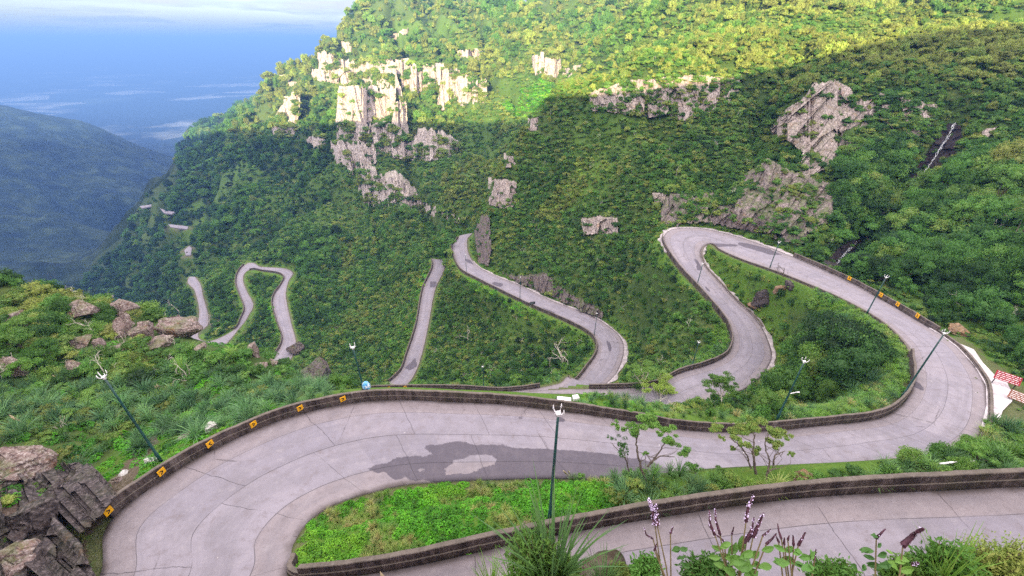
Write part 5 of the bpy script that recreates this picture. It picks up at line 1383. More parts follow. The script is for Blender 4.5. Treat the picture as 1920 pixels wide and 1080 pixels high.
CK = {'P': dict(mat=M_CLIFF, k=.30, cells=((9, 40, 1.8), (3.0, 22, 1.1), (1.4, 7, .45)), rag=2.6, sh=0.0),
      'G': dict(mat=M_CLIFFGREY, k=.70, cells=((3.2, 6, .8), (1.3, 2.6, .4)), rag=3.2, sh=.2),
      'B': dict(mat=M_CLIFFGREY, k=.84, cells=((8, 14, 1.6), (3.4, 7.5, 1.0), (1.2, 2.6, .4)), rag=7.0, sh=-.55),
      'D': dict(mat=M_CLIFFGREY, k=.5, cells=((2.4, 5, .6), (1.0, 2.2, .3)), rag=3.0, sh=.1),
      'D2': dict(mat=M_ROCKDARK, k=.82, cells=((2.6, 9, .7), (1.0, 3.0, .35)), rag=6.0, sh=-.35),
      'D3': dict(mat=M_CLIFFGREY, k=.84, cells=((3.0, 10, .9), (1.2, 4.0, .45)), rag=6.0, sh=-.4),
      'C': dict(mat=M_ROCKDARK, k=.92, cells=((4.2, 1.9, 1.5), (1.7, 1.0, .6), (.6, .45, .22)), rag=12.0, sh=.25),
      'W': dict(mat=M_ROCKDARK, k=.95, cells=((3.0, 3.4, .8), (1.1, 1.3, .4)), rag=4.0, sh=0.0)}
CK['W']['mat'] = rock_mat('wet_black_rock', (.010, .008, .010), (.028, .020, .024), (.075, .055, .06), (.05, .02, .015), streak=.3, sc=2.2, moss=.1)
M_BROWNROCK = rock_mat('brown_slab_rock', (.055, .042, .042), (.135, .105, .10), (.27, .225, .215), (.20, .10, .055), sc=1.9, moss=.8)
LEDGE = []
M_TANROCK = rock_mat('tan_slab_rock', (.085, .066, .062), (.20, .155, .145), (.38, .32, .295), (.26, .15, .09), sc=1.8, moss=.7)
def cliff(poly, label, kd, seed, hole=-9):
    c = CK[kd]; U = np.array(poly, float)
    if kd == 'P' and hole < -5: U = U.mean(0) + (U - U.mean(0)) * [1.22, 1.25]; poly = [tuple(q) for q in U]
    u0, v0 = U.min(0) - 3; u1, v1 = U.max(0) + 3
    r0 = np.hypot(*hit1(U[:, 0].mean(), U[:, 1].mean())[:2]); st = 1.0 if r0 > 170 else 1.25
    us = np.arange(u0, u1, st); vs = np.arange(v0, v1, st)
    UU, VV = np.meshgrid(us, vs, indexing='ij')
    rg = c['rag'] * min(1.0, (v1 - v0) / 45)
    M = inpoly(UU + rg * fbm2(UU / 7, VV / 7, 3, seed), VV + rg * fbm2(UU / 5 + 40, VV / 9, 3, seed + 1), poly)
    cn = 5 * vn2(UU / 3.2, 0 * UU, seed + 11) + 7 * vn2(UU / 9, 0 * UU, seed + 12); cn = cn * min(1.3, (v1 - v0) / 55) * (1.0 if kd == 'P' else .3)
    M &= inpoly(UU, VV + cn, poly)
    green = (fbm2(UU / 16, VV / 9, 4, seed + 14) + .35 * fbm2(UU / 4, VV / 5, 2, seed + 15)) - (hole if hole > -5 else (-.22 if kd == 'P' else -.26))
    if M.sum() < 12: return
    top = np.array([vs[m.argmax()] if m.any() else np.nan for m in M]); bot = np.array([vs[len(vs) - 1 - m[::-1].argmax()] if m.any() else np.nan for m in M])
    ok = ~np.isnan(top); uo = us[ok]
    rm_ = 9.0 if kd == 'C' else 4.0; rt = np.hypot(*hit(uo, top[ok], rm_)[:, :2].T); rb = np.hypot(*hit(uo, bot[ok], rm_)[:, :2].T)
    rt = np.minimum(rt, rb * 1.25)
    def smo(x, w=9):
        pad = np.pad(x, w, mode='edge'); return np.array([np.median(pad[i:i + 2 * w + 1]) for i in range(len(x))])
    rt, rb = np.interp(us, uo, smo(rt)), np.interp(us, uo, smo(rb)); tp = np.interp(us, uo, smo(top[ok], 5)); bt = np.interp(us, uo, smo(bot[ok], 5))
    s_ = np.clip((bt[:, None] - VV) / np.maximum(bt - tp, 4)[:, None], 0, 1.1)
    rho = rb[:, None] + c['k'] * np.maximum(rt - rb, .5)[:, None] * s_
    if kd in 'CW':
        gr = np.hypot(*hit(UU.ravel(), VV.ravel(), 9.0)[:, :2].T).reshape(UU.shape); rho = gr - .1
        for _ in range(6):
            q_ = np.pad(rho, 1, mode='edge'); rho = (q_[:-2, 1:-1] + q_[2:, 1:-1] + q_[1:-1, :-2] + q_[1:-1, 2:] + rho) / 5
    elif kd in ('G', 'B', 'D2', 'D3'):
        gr = np.hypot(*hit(UU.ravel(), VV.ravel())[:, :2].T).reshape(UU.shape); gr = np.minimum(gr, rb[:, None] * 1.3)
        for _ in range(10):
            q_ = np.pad(gr, 1, mode='edge'); gr = (q_[:-2, 1:-1] + q_[2:, 1:-1] + q_[1:-1, :-2] + q_[1:-1, 2:] + gr) / 5
        rho = np.minimum(rho, gr) - .35
    d = ray(UU, VV); hd = np.hypot(d[..., 0], d[..., 1])
    az = np.arctan2(d[..., 0], d[..., 1]) * r0; z = d[..., 2] / hd * rho
    sc = np.interp(r0, [60, 120, 330], [.7, 1, 1.15])
    zz_ = z if kd not in 'CW' else z + .25 * rho
    for cw, ch, am in c['cells']: rho = rho - blockdisp(az, zz_, cw * sc, ch * sc, am * sc, seed + int(cw * 10), c['sh'])
    rho = rho - .5 * sc - (1.3 if kd == 'C' else .35) * sc * fbm3(az / 1.5, z / 1.5, rho / 3, 3, seed + 5)
    P = d * (rho / hd)[..., None]
    pk = M & (green < 0) & (rng.random(M.shape) < (np.interp(r0, [60, 150, 300], [.035, .05, .09]) if hole > -5 else np.interp(r0, [60, 150, 200], [.03, .04, .012]))); LEDGE.append(P[pk])
    back = P + np.stack([d[..., 0] / hd, d[..., 1] / hd, 0 * hd - .12], -1) * np.maximum(3.0, (rt - rb)[:, None] * (1 - c['k']) + 3)[..., None]
    idx = -np.ones(M.shape, int); cellm = M[:-1, :-1] & M[1:, :-1] & M[:-1, 1:] & M[1:, 1:]
    use = np.zeros(M.shape, bool)
    for i, j in ((0, 0), (1, 0), (0, 1), (1, 1)): use[i:M.shape[0] - 1 + i, j:M.shape[1] - 1 + j] |= cellm
    idx[use] = np.arange(use.sum()); n = use.sum()
    ci, cj = np.nonzero(cellm)
    F1 = np.stack([idx[ci, cj], idx[ci, cj + 1], idx[ci + 1, cj + 1], idx[ci + 1, cj]], -1)
    ed = {}
    E = np.concatenate([F1[:, [0, 1]], F1[:, [1, 2]], F1[:, [2, 3]], F1[:, [3, 0]]])
    key = {}
    for a, b in E.tolist():
        if (b, a) in key: del key[(b, a)]
        else: key[(a, b)] = 1
    S_ = np.array([[b, a, a + n, b + n] for a, b in key])
    mat = M_BROWNROCK if kd == 'D2' else M_TANROCK if kd == 'D3' else c['mat']
    o = mesh_np('rock_outcrop', np.concatenate([P[use], back[use]]), np.concatenate([F1, S_, F1[:, ::-1] + n]), None, mat, False)
    return tag(o, label, 'rock face', None)
for k, (poly, label, kd) in enumerate(CLIFFS): cliff(poly, label, kd, 300 + 17 * k)
for k, (poly, label, kd, hl) in enumerate(BANDS): cliff(poly, label, kd, 1300 + 17 * k, hl)
LP = np.concatenate(LEDGE); LR = np.hypot(LP[:, 0], LP[:, 1]); n = len(LP)
stuff('ledge_shrubs', 'small shrubs and grass tufts rooted in the ledges of the cliffs', 'ledge plants', 'bush_crowns', LP - np.array([0, 0, .25]) * (LR * .010)[:, None], sc3(LR * .0135 * rng.uniform(.6, 1.5, n)), rng.uniform(0, 6.28, n), rng.integers(0, 4, n), np.clip(.48 + .4 * fbm2(LP[:, 0] / 12, LP[:, 1] / 12 + LP[:, 2] / 9, 3, 73) + .12 * rng.normal(size=n) + .15 * (LR > 230), 0, 1))
print('LEDGE', n)
cliff([(-60, 895), (40, 900), (110, 905), (196, 908), (222, 924), (196, 962), (150, 1006), (158, 1040), (190, 1090), (188, 1110), (-60, 1110)], 'dark layered crag beside the end of the long parapet', 'C', 911)
cliff(NOPLANT[-2], 'dark wet rock gully under the upper thin waterfall', 'W', 901)
cliff(NOPLANT[-1], 'dark wet rocks under the small cascade at the roadside', 'W', 905)

def rock_mb(seed, planes=20, sub=5, rough=.045):
    rs = np.random.default_rng(seed); bm = bmesh.new(); bmesh.ops.create_icosphere(bm, subdivisions=sub, radius=1)
    V = np.array([v.co[:] for v in bm.verts]); T = [[v.index for v in f.verts] for f in bm.faces]; bm.free()
    for _ in range(planes):
        n_ = rs.normal(size=3); n_ /= np.linalg.norm(n_); h = rs.uniform(.36, .78)
        e = np.maximum(V @ n_ - h, 0); V = V - e[:, None] * n_ * .96
    nn = V / (np.linalg.norm(V, axis=1)[:, None] + 1e-6)
    V = V + nn * (rough * 2 * fbm3(V[:, 0] * 2.2 + seed, V[:, 1] * 2.2, V[:, 2] * 2.2, 4, seed))[:, None]
    V = V + nn * (rough * .9 * np.abs(fbm3(V[:, 0] * 6 + seed, V[:, 1] * 6, V[:, 2] * 2.5, 3, seed + 2)))[:, None]
    V = V + nn * blockdisp(V[:, 0] * 1.3 + V[:, 1], V[:, 2] * 1.6 + .4 * V[:, 0], .55, .42, .045, seed)[:, None]
    V -= V.mean(0); V /= np.abs(V).max(0)
    mb = MB(); mb.add(V, None, T); return mb
def boulder(u, v, w, h, label, mat, seed, tilt=0.0, deep=1.0, name='boulder', cat='boulder', rz=None, lift=.55):
    """u, v: middle of the foot as seen; w, h: apparent size in photograph pixels"""
    p = hit1(u, v); dep = project(p)[2]; k = dep / F
    o = rock_mb(seed).build(name, mat, smooth=False)
    el = .75 + .25 * abs(p[2]) / np.linalg.norm(p)
    o.scale = (w * k / 2, w * k / 2 * deep * .9, h * k / 2 * el * 1.4)
    o.rotation_euler = (0, tilt, (math.atan2(-p[0], p[1]) if rz is None else rz))
    o.location = (p[0], p[1], p[2] + h * k / 2 * lift)
    return tag(o, label, cat)
BM = {'R': M_BOULDER, 'D': M_BROWNROCK, 'K': M_ROCKDARK, 'W': flat_mat('white_stone', (.50, .48, .46), .8, .3, 3.0), 'O': rock_mat('orange_brown_stone', (.10, .06, .04), (.24, .14, .08), (.36, .26, .19), (.32, .15, .06), streak=.3, sc=3, moss=.2)}
for k, (u, v, w_, h_, lab, m_, ti) in enumerate(BL): boulder(u, v, w_, h_, lab, BM[m_], 500 + k, ti)

for k in range(22):
    u = rng.uniform(8, 205); v = rng.uniform(925, 1075); w_ = rng.uniform(16, 40)
    if u > 150 + (1010 - v) * .3 or v > 1070: u *= .6
    boulder(u, v, w_, w_ * rng.uniform(.55, .9), 'loose dark angular rock in the crag beside the nearest bend', M_ROCKDARK, 640 + k, rng.uniform(-.4, .4))['group'] = 'loose rocks of the crag'
# ------------------------------------------------------------------ water
def water_mat():
    t = NT('white_water'); P = t.pos(); n = t.noise(t.scale_vec(P, (3, 3, .5)), 1.5, 5, .7)
    p = t.principled(t.mix(t.sm(n, .35, .6), (.28, .29, .32), (.62, .64, .67)), .35, spec=.4)
    tr = t.new('ShaderNodeBsdfTransparent'); m = t.new('ShaderNodeMixShader'); t.link(t.math('MULTIPLY', t.sm(n, .40, .62), .8), m.inputs[0])
    t.link(tr.outputs[0], m.inputs[1]); t.link(p.outputs[0], m.inputs[2]); return t.done(m)
M_WATER = water_mat()
def fall(pix, wd, label, off):
    P = hit([p[0] for p in pix], [p[1] for p in pix]); n = len(P)
    t_ = np.linspace(0, n - 1, n * 6); i0 = np.minimum(t_.astype(int), n - 2); f = (t_ - i0)[:, None]; P = P[i0] * (1 - f) + P[i0 + 1] * f
    P = P * (1 - off / np.linalg.norm(P, axis=1))[:, None] + [0, 0, .2]
    mb = MB(); r = wd * (.6 + .5 * np.abs(vn2(np.arange(len(P)) * .35, 0 * np.arange(len(P)), 77)))
    side = np.array([1, -.5, 0]) / 1.12
    for s_ in (-.5, -.1, .35): mb.tube(P + side * (s_ * wd) + .12 * rng.normal(size=P.shape), r * rng.uniform(.25, .5), 6)
    tag(mb.build('waterfall', M_WATER, smooth=True), label, 'waterfall')
fall(FALL_UP, .22, 'thin white waterfall in the dark gully high on the right', 2.2)
fall(FALL_DN, .22, 'small cascade running down to the upper road', 1.6)

# ------------------------------------------------------------------ lamp posts
M_POLE = flat_mat('green_pole_paint', (.012, .060, .055), .4, .3, 3.0, .5)
M_LAMP = flat_mat('white_lamp_glass', (.80, .78, .80), .3, .08, 6.0, .5)
LAMPS = [
 (303, 866, 187, 707, 'tall green lamp post behind the parapet on the left bend'), (1030, 978, 1041, 775, 'green lamp post rising from the bright green island'),
 (1455, 790, 1508, 678, 'green lamp post among the trees inside the right-hand loop'), (1688, 748, 1757, 625, 'long lamp post leaning across the right bend in the view'),
 (1624, 590, 1668, 520, 'lamp post on the lawn edge by the yellow markers'), (1443, 503, 1450, 455, 'lamp post at the inner side of the upper road below the rock slabs'),
 (1306, 538, 1313, 495, 'lamp post at the parapet of the steep lower leg'), (1296, 690, 1310, 642, 'lamp post on the small lawn left of the road bend'),
 (1114, 630, 1117, 588, 'lamp post on the middle road bend near the dead tree'), (975, 560, 976, 520, 'lamp post left of the small dark roadside sign'),
 (875, 514, 875, 478, 'lamp post nearest the top hairpin of the middle road'), (907, 728, 908, 688, 'lamp post rising from the scrub behind the low double parapet'), (683, 735, 664, 693, 'lamp post beside the light blue bag'),
]
for k, (ub, vb, ut, vt, lab) in enumerate(LAMPS):
    p = hit1(ub, vb); q = (H / 2 - vt) / F; zt_ = p[1] * (q * CP - SP) / (CP + q * SP); hgt = float(np.clip(zt_ - p[2], 4.5, 9.5))
    e = thing('street_lamp', lab, 'lamp post', p - np.array([0, 0, .1]), rng.uniform(0, 1.5), 'green lamp posts along the road')
    mb = MB(); mb.tube([(0, 0, 0), (0, 0, .9), (0, 0, .92), (0, 0, hgt * .6), (0, 0, hgt)], [.10, .10, .078, .066, .052], 10); mb.box((0, 0, .04), (.34, .34, .08)); mb.build('pole', M_POLE, e, True)
    mb = MB(); mb.tube([(0, 0, hgt - .02), (0, 0, hgt + .14)], [.08, .10], 10); mb.build('collar', M_LAMP, e)
    for a in np.arange(4) * math.pi / 2 + .4:
        c_, s_ = math.cos(a), math.sin(a); mb = MB()
        mb.tube([(c_ * x, s_ * x, hgt + z) for x, z in ((.05, .08), (.16, .12), (.23, .25), (.23, .42))], [.018, .028, .03, .012], 6); mb.build('lamp_head', M_LAMP, e, True)
    if k == 2:
        mb = MB(); mb.tube([(0, 0, hgt * .5), (.5, -.25, hgt * .5 + .12), (.75, -.38, hgt * .5 + .10)], [.03, .03, .06], 6); mb.build('side_lamp', M_LAMP, e)

# ------------------------------------------------------------------ yellow chevron markers
M_YEL = flat_mat('yellow_marker_paint', (.80, .40, .01), .45, .15, 5.0); M_BLK = flat_mat('black_marker_paint', (.012, .012, .012), .5, .1)
def marker(u, v, E, O, p0, p1, label, flip, sz=.42, hz_=.56, front=.02):
    i0, i1 = sidx(p0), sidx(p1); Q = E[i0:i1] + [0, 0, hz_]; a, b, d = project(Q); k = i0 + int(np.argmin(np.hypot(a - u, b - v)))
    out = E[k] - O[k]; out[2] = 0; out /= np.linalg.norm(out)
    loc = E[k] + out * front + np.array([0, 0, hz_]); ang = math.atan2(out[1], out[0]) - math.pi / 2   # local -y faces the road
    e = thing('chevron_marker', label, 'road marker', loc, ang, 'yellow chevron markers on the parapets')
    mb = MB(); mb.box((0, 0, 0), (sz, .03, sz)); mb.build('plate', M_YEL, e)
    mb = MB(); s_ = 1 if flip else -1
    for sg in (1, -1): mb.box((s_ * -.02 * sz, -.019, sg * sz * .155), (sz * .46, .010, sz * .15), ry=s_ * sg * .72)
    mb.build('chevron', M_BLK, e)
A_, B_ = (RA, RB), (RB, RA)
for u, v, lab, fl in ((196, 968, 'dull yellow marker near the mossy end of the long parapet', True), (300, 883, 'yellow marker under the tall lamp post on the left bend', True), (396, 828, 'yellow chevron marker pointing left below the white stone', False),
                      (481, 792, 'yellow chevron marker in the middle of the left bend', True), (560, 763, 'yellow chevron marker below the dark asphalt patch edge of the parapet', True), (640, 743, 'yellow chevron marker nearest the sloping rock slab', True)):
    marker(u, v, RA, RB, 15.26, 22, lab, fl)
marker(757, 727, RA, RB, 55.2, 59, 'right one of two small markers on the hidden hairpin wall', True, .55, .5); marker(728, 731, RA, RB, 55.0, 59, 'left one of two small markers on the hidden hairpin wall', True, .5, .45)
for u, v, lab in ((1592, 526, 'uppermost orange-yellow marker on the far roadside wall'), (1648, 559, 'orange-yellow marker beside the lamp post on the far roadside wall'), (1681, 577, 'third orange-yellow marker down the far roadside wall'), (1715, 597, 'lowest orange-yellow marker on the far roadside wall')):
    marker(u, v, RB, RA, 31.9, 35.4, lab, True, .6, .62, -.02)
# ------------------------------------------------------------------ single trees with a shape of their own
def pad_tree(name, label, cat, base, pads, trunks, t0, tintv, leaf=.13, dens=1.0, org=(0, 0), sc=1.0, mat=None, bark=None, rad=.07):
    """foliage pads and limbs read from the photograph and stood up as a real tree round the distance t0"""
    px_ = lambda a, b: (org[0] + a / sc, org[1] + b / sc)
    root = at_t(*px_(*base), t0); e = thing(name, label, cat, root, 0)
    rs = np.random.default_rng(int(base[0] * 7 + base[1])); cm = MB(); centres = []
    for (a, b, ra, rb) in pads:
        dt = t0 * rs.uniform(-.035, .035); u, v = px_(a, b); c0 = at_t(u, v, t0 + dt) - root; centres.append(c0)
        RX, RZ = ra / sc / F * t0, rb / sc / F * t0
        for _ in range(6):
            dd_ = rs.normal(size=3); dd_ /= np.linalg.norm(dd_); c = c0 + dd_ * rs.random() ** .5 * np.array([RX, RX * .9, RZ * .8])
            rx, rz = RX * rs.uniform(.25, .5), RZ * rs.uniform(.2, .45)
            n = int(34 * dens * (rx * rx) / (leaf * leaf)); n = max(10, min(n, 420))
            d = rs.normal(size=(n, 3)); d /= np.linalg.norm(d, axis=1)[:, None]; q = rs.random(n) ** .45
            C = c + d * q[:, None] * [rx, rx * .9, rz]
            cm.leaves(C, d * .3 + rs.normal(size=(n, 3)) * .5 + [0, 0, .7], leaf * rs.uniform(.6, 1.3, n), .55)
    o = cm.build('crown', mat or M_LEAF, e); o['tint'] = tintv
    tm = MB()
    for line in trunks:
        pts = [at_t(*px_(a, b), t0 * (1 + rs.uniform(-.008, .008))) - root for a, b in line]; r0_ = rad * (1 if line is trunks[0] else .7)
        pts = np.array(pts); n = len(pts); tt = np.linspace(0, n - 1, 4 * n); i0 = np.minimum(tt.astype(int), n - 2); f = (tt - i0)[:, None]
        pts = pts[i0] * (1 - f) + pts[i0 + 1] * f + rs.normal(size=(4 * n, 3)) * rad * .25
        tm.tube(pts, np.linspace(r0_, r0_ * .35, 4 * n), 6)
        for k in range(2, 4 * n, 2):
            if centres and rs.random() < .8:
                c = centres[int(np.argmin([np.linalg.norm(c - pts[k]) + rs.random() * .8 for c in centres]))]
                if np.linalg.norm(c - pts[k]) < 2.2: tm.tube([pts[k], (pts[k] + c) / 2 + rs.normal(size=3) * .12, c], [r0_ * .35, r0_ * .22, r0_ * .1], 4, False)
    tm.build('trunk', bark or M_BARK, e)
    return e
ZT = dict(org=(1120, 730), sc=4.8)
p1 = hit1(1214, 905); T1 = float(np.linalg.norm(p1) / np.linalg.norm(ray(1214, 905)))
pad_tree('windswept_tree', 'thin windswept tree with a blue-green top standing before the nearest loop', 'tree', (452, 860), [(400, 205, 100, 45), (430, 265, 110, 50), (330, 330, 90, 48), (165, 300, 50, 36), (340, 400, 64, 46), (225, 350, 60, 36), (620, 345, 80, 24), (660, 450, 84, 40), (730, 535, 84, 46), (570, 410, 60, 34), (430, 575, 30, 22), (500, 330, 70, 40)],
         [[(452, 860), (385, 690), (360, 560), (352, 470), (380, 330)], [(452, 700), (540, 590), (600, 500), (660, 440)], [(470, 660), (560, 600), (700, 610)]], T1, .40, .085, 1.0, **ZT)
pad_tree('bare_shrub', 'sparse grey shrub left of the thin windswept tree', 'shrub', (285, 740), [(205, 470, 70, 50), (200, 540, 80, 50), (240, 560, 50, 60), (130, 440, 40, 50)], [[(285, 740), (255, 620), (230, 520)], [(260, 640), (200, 560), (120, 480)]], T1 * .99, .15, .09, .30, rad=.04, **ZT)
p2 = hit1(1433, 902); T2 = float(np.linalg.norm(p2) / np.linalg.norm(ray(1433, 902)))
pad_tree('windswept_tree', 'spreading flat-topped tree with several thin stems before the nearest loop', 'tree', (1430, 760), [(1080, 360, 84, 30), (1250, 352, 120, 36), (1400, 322, 130, 36), (1560, 345, 92, 40), (1685, 412, 60, 24), (1250, 440, 62, 40), (1335, 500, 62, 36), (1405, 545, 70, 50), (1560, 450, 84, 40), (1610, 520, 54, 30), (1745, 580, 42, 30), (1225, 525, 34, 20), (1120, 440, 40, 20)],
         [[(1430, 760), (1412, 640), (1400, 540), (1420, 400)], [(1385, 720), (1350, 600), (1280, 500), (1180, 430)], [(1520, 860), (1548, 640), (1510, 500), (1540, 400)], [(1535, 745), (1580, 715), (1640, 712)], [(1582, 690), (1592, 600), (1690, 560)]], T2, .62, .085, 1.0, **ZT)
pad_tree('small_bush', 'small umbrella-shaped bush between the two windswept trees', 'bush', (885, 770), [(860, 690, 62, 26), (910, 715, 50, 24), (880, 740, 40, 30)], [[(885, 775), (882, 700)]], T1 * 1.02, .35, .09, 1.2, rad=.04, **ZT)
# tall pale-trunked trees below the parapet
for u, v, h_, lab, t_ in ((1205, 752, 62, 'slim pale-trunked tree just beyond the long parapet', .5), (1238, 762, 40, 'little reddish thin tree right of the slim pale trunk', .9), (1352, 772, 60, 'twisted pale-trunked tree left of the loop lamp post', .55)):
    p = hit1(u, v); t0 = float(np.linalg.norm(p) / np.linalg.norm(ray(u, v)))
    pad_tree('slim_tree', lab, 'tree', (u, v), [(u - 14, v - h_, 20, 7), (u + 12, v - h_ - 4, 22, 8), (u + 2, v - h_ + 8, 26, 7), (u - 22, v - h_ * .75, 12, 6), (u + 22, v - h_ * .8, 12, 6)], [[(u, v), (u + 1, v - h_ * .5), (u - 3, v - h_)], [(u + 1, v - h_ * .5), (u + 12, v - h_ * .9)], [(u, v - h_ * .45), (u - 16, v - h_ * .85)]], t0, t_, .16, .6, bark=M_DEAD, rad=.09)
p = hit1(206, 552); t0 = float(np.linalg.norm(p) / np.linalg.norm(ray(206, 552)))
pad_tree('small_tree', 'small flat tree on two white trunks on the spur skyline', 'tree', (208, 550), [(208, 517, 11, 5), (216, 514, 8, 4), (202, 520, 6, 3)], [[(222, 552), (219, 538), (215, 520)], [(209, 550), (206, 537), (201, 523), (202, 516)]], t0, .5, .14, 1.0, bark=M_DEAD, rad=.07)

def dead_tree(u, v, hpx, label, seed, depth=3, name='dead_tree', mat=None, tilt=0.0, thick=.022):
    p = hit1(u, v); dep = project(p)[2]; hh = hpx * dep / F * 1.25
    o = twig_mb(seed, h=1.0, rad=thick, depth=depth).build(name, mat or M_DEAD, smooth=True)
    o.location = p; o.scale = (hh, hh, hh); o.rotation_euler = (0, tilt, seed * 1.3)
    return tag(o, label, 'dead tree')
dead_tree(1050, 690, 62, 'tall bleached dead tree in the green triangle', 4, 3, thick=.03)
dead_tree(1792, 128, 34, 'white leafless tree at the upper right edge of the forest', 8, 4, thick=.03)
dead_tree(1470, 520, 34, 'small bare dark tree on the tip inside the far hairpin', 11, 3, mat=M_BARK)
dead_tree(345, 590, 28, 'tangled bare grey bush behind the biggest block', 13, 4); dead_tree(398, 612, 34, 'bare forked white tree right of the biggest block', 15, 3, thick=.03)
dead_tree(28, 690, 40, 'bleached dead wood beside the cracked grey rock', 17, 3, thick=.045); dead_tree(300, 690, 44, 'fallen grey branches beside the windswept bush', 19, 3, tilt=1.0)
dead_tree(120, 690, 30, 'bare grey sapling in the left scrub', 22, 3); dead_tree(880, 640, 30, 'pale dead tree low in the green triangle', 23, 3); dead_tree(1225, 120, 26, 'pale bare tree on the crest of the near spur', 25, 3)

# tall dry plumes
def plume(u, v, hpx, n, label, seed, spread=.5, lean=0.0):
    p = hit1(u, v); dep = project(p)[2]; L = hpx * dep / F * 1.15; rs = np.random.default_rng(seed)
    e = thing('plume_grass', label, 'plume grass', p, 0); g = MB(); blades(g, 120, rs, .9, .25 / max(L, .3), .022, droop=.45, s=L * .62); o = g.build('leaves', M_GRASS, e); o['tint'] = .55
    for k in range(n):
        a = rs.uniform(0, 6.28); b = rs.uniform(.1, 1) * spread; top = np.array([math.cos(a) * b + lean, math.sin(a) * b * .6, 1.0]) * L * rs.uniform(.8, 1.05)
        m = MB(); P_ = [np.array([0, 0, 0]), top * .5 + [0, 0, .04 * L], top * .62, top * .8, top]; m.tube(P_, [.010, .008, .018, .055, .006], 6); o = m.build('plume', M_PALE, e, True)
plume(112, 540, 32, 9, 'tall tan plumes standing on the crest of the spur', 3, .5); plume(60, 800, 30, 2, 'two pale plumes in the grass left of the tall lamp post', 5, .5, -.4); plume(120, 722, 20, 3, 'three short pale plumes below the white-flecked rock', 7, .4, -.3)
plume(1075, 900, 26, 3, 'pale plumes at the top edge of the green island', 9, .4, -.5); plume(300, 740, 24, 3, 'tan plumes beside the brown bush above the bend', 12, .3, .1); plume(1195, 730, 36, 3, 'upright tan stalks by the slim pale trunk', 14, .2)

# ------------------------------------------------------------------ small man-made things
M_REDP = flat_mat('red_board_paint', (.30, .012, .025), .5, .2, 3.0); M_WHT = flat_mat('white_paint', (.78, .76, .76), .5, .06); M_DK = flat_mat('dark_metal', (.03, .03, .034), .45, .2, 4.0)
def text_board(u, v, label, rz, tiltx, wd, ht, seed, rows, mat, lift=.75):
    p = at_h(u, v, float(LAYH(u, v)) - .02); p = np.array([p[0], p[1], ground(p[0], p[1])]) if not math.isnan(p[0]) else p
    e = thing('notice_board', label, 'notice board', p, rz); rs = np.random.default_rng(seed)
    for sx in (-1, 1):
        m = MB(); m.tube([(sx * wd * .4, 0, -.2), (sx * wd * .4, .05, lift + .3)], .045, 8); m.build('leg', M_DK, e)
    M3 = Euler((tiltx, 0, 0)).to_matrix(); c = np.array([0, .1, lift + .35])
    m = MB(); m.box(c, (wd, .06, ht), rx=tiltx); m.build('panel', mat, e)
    m = MB()
    for k in range(rows):
        z = ht * (.40 - .8 * k / (rows - 1)); x = -wd * .44
        while x < wd * .42:
            L = min(rs.uniform(.12, .42), wd * .44 - x); q = np.array(M3 @ Vector((x + L / 2, -.035, z)))
            if L > .05: m.box(c + q, (L, .012, ht * .055), rx=tiltx)
            x += L + .07
    m.build('lettering', M_WHT, e)
text_board(1880, 722, 'red board with rows of white lettering on two dark legs at the lay-by', -.75, -.7, 1.8, .9, 3, 5, M_REDP)
text_board(1912, 752, 'reddish brown board with pale lettering at the edge of the lay-by', -.9, -.9, 1.7, .9, 5, 5, flat_mat('brown_board_paint', (.22, .08, .045), .6, .3, 3.0), .35)

p = at_h(998, 577, 61.2); p[2] = ground(p[0], p[1]); e = thing('road_sign', 'small dark panel on two pale posts beside the middle road', 'road sign', p, .25)
m = MB(); m.box((0, 0, 1.55), (1.5, .05, .85)); m.build('panel', M_DK, e)
m = MB()
for sx in (-.42, .1): m.box((sx, -.03, 1.55), (.4, .012, .5))
m.build('lettering', flat_mat('grey_lettering', (.16, .18, .19), .5), e)
for sx in (-.65, .65): m = MB(); m.tube([(sx, .05, -.3), (sx, .05, 2.0)], .05, 8); m.build('leg', M_WHT, e)

def slab(u, v, dims, label, rz, seed, mat):
    p = hit1(u, v); bm = bmesh.new(); bmesh.ops.create_cube(bm, size=1.0)
    for q in bm.verts: q.co = Vector((q.co.x * dims[0], q.co.y * dims[1], q.co.z * dims[2]))
    bmesh.ops.bevel(bm, geom=bm.edges[:], offset=.025, segments=2, affect='EDGES'); bmesh.ops.subdivide_edges(bm, edges=bm.edges[:], cuts=2, use_grid_fill=True)
    rs = np.random.default_rng(seed)
    for q in bm.verts: q.co += Vector(rs.normal(size=3) * .008)
    me = bpy.data.meshes.new('concrete_block'); bm.to_mesh(me); bm.free(); me.materials.append(mat)
    o = bpy.data.objects.new('concrete_block', me); COL.objects.link(o); o.location = p + np.array([0, 0, dims[2] * .35]); o.rotation_euler = (0, .03, rz); tag(o, label, 'concrete block')
slab(1057, 753, (1.15, .42, .42), 'long pale concrete block behind the long parapet', -.1, 1, M_WHT); slab(1079, 749, (.5, .42, .42), 'small pale concrete block right of the longer one', .2, 2, M_WHT)
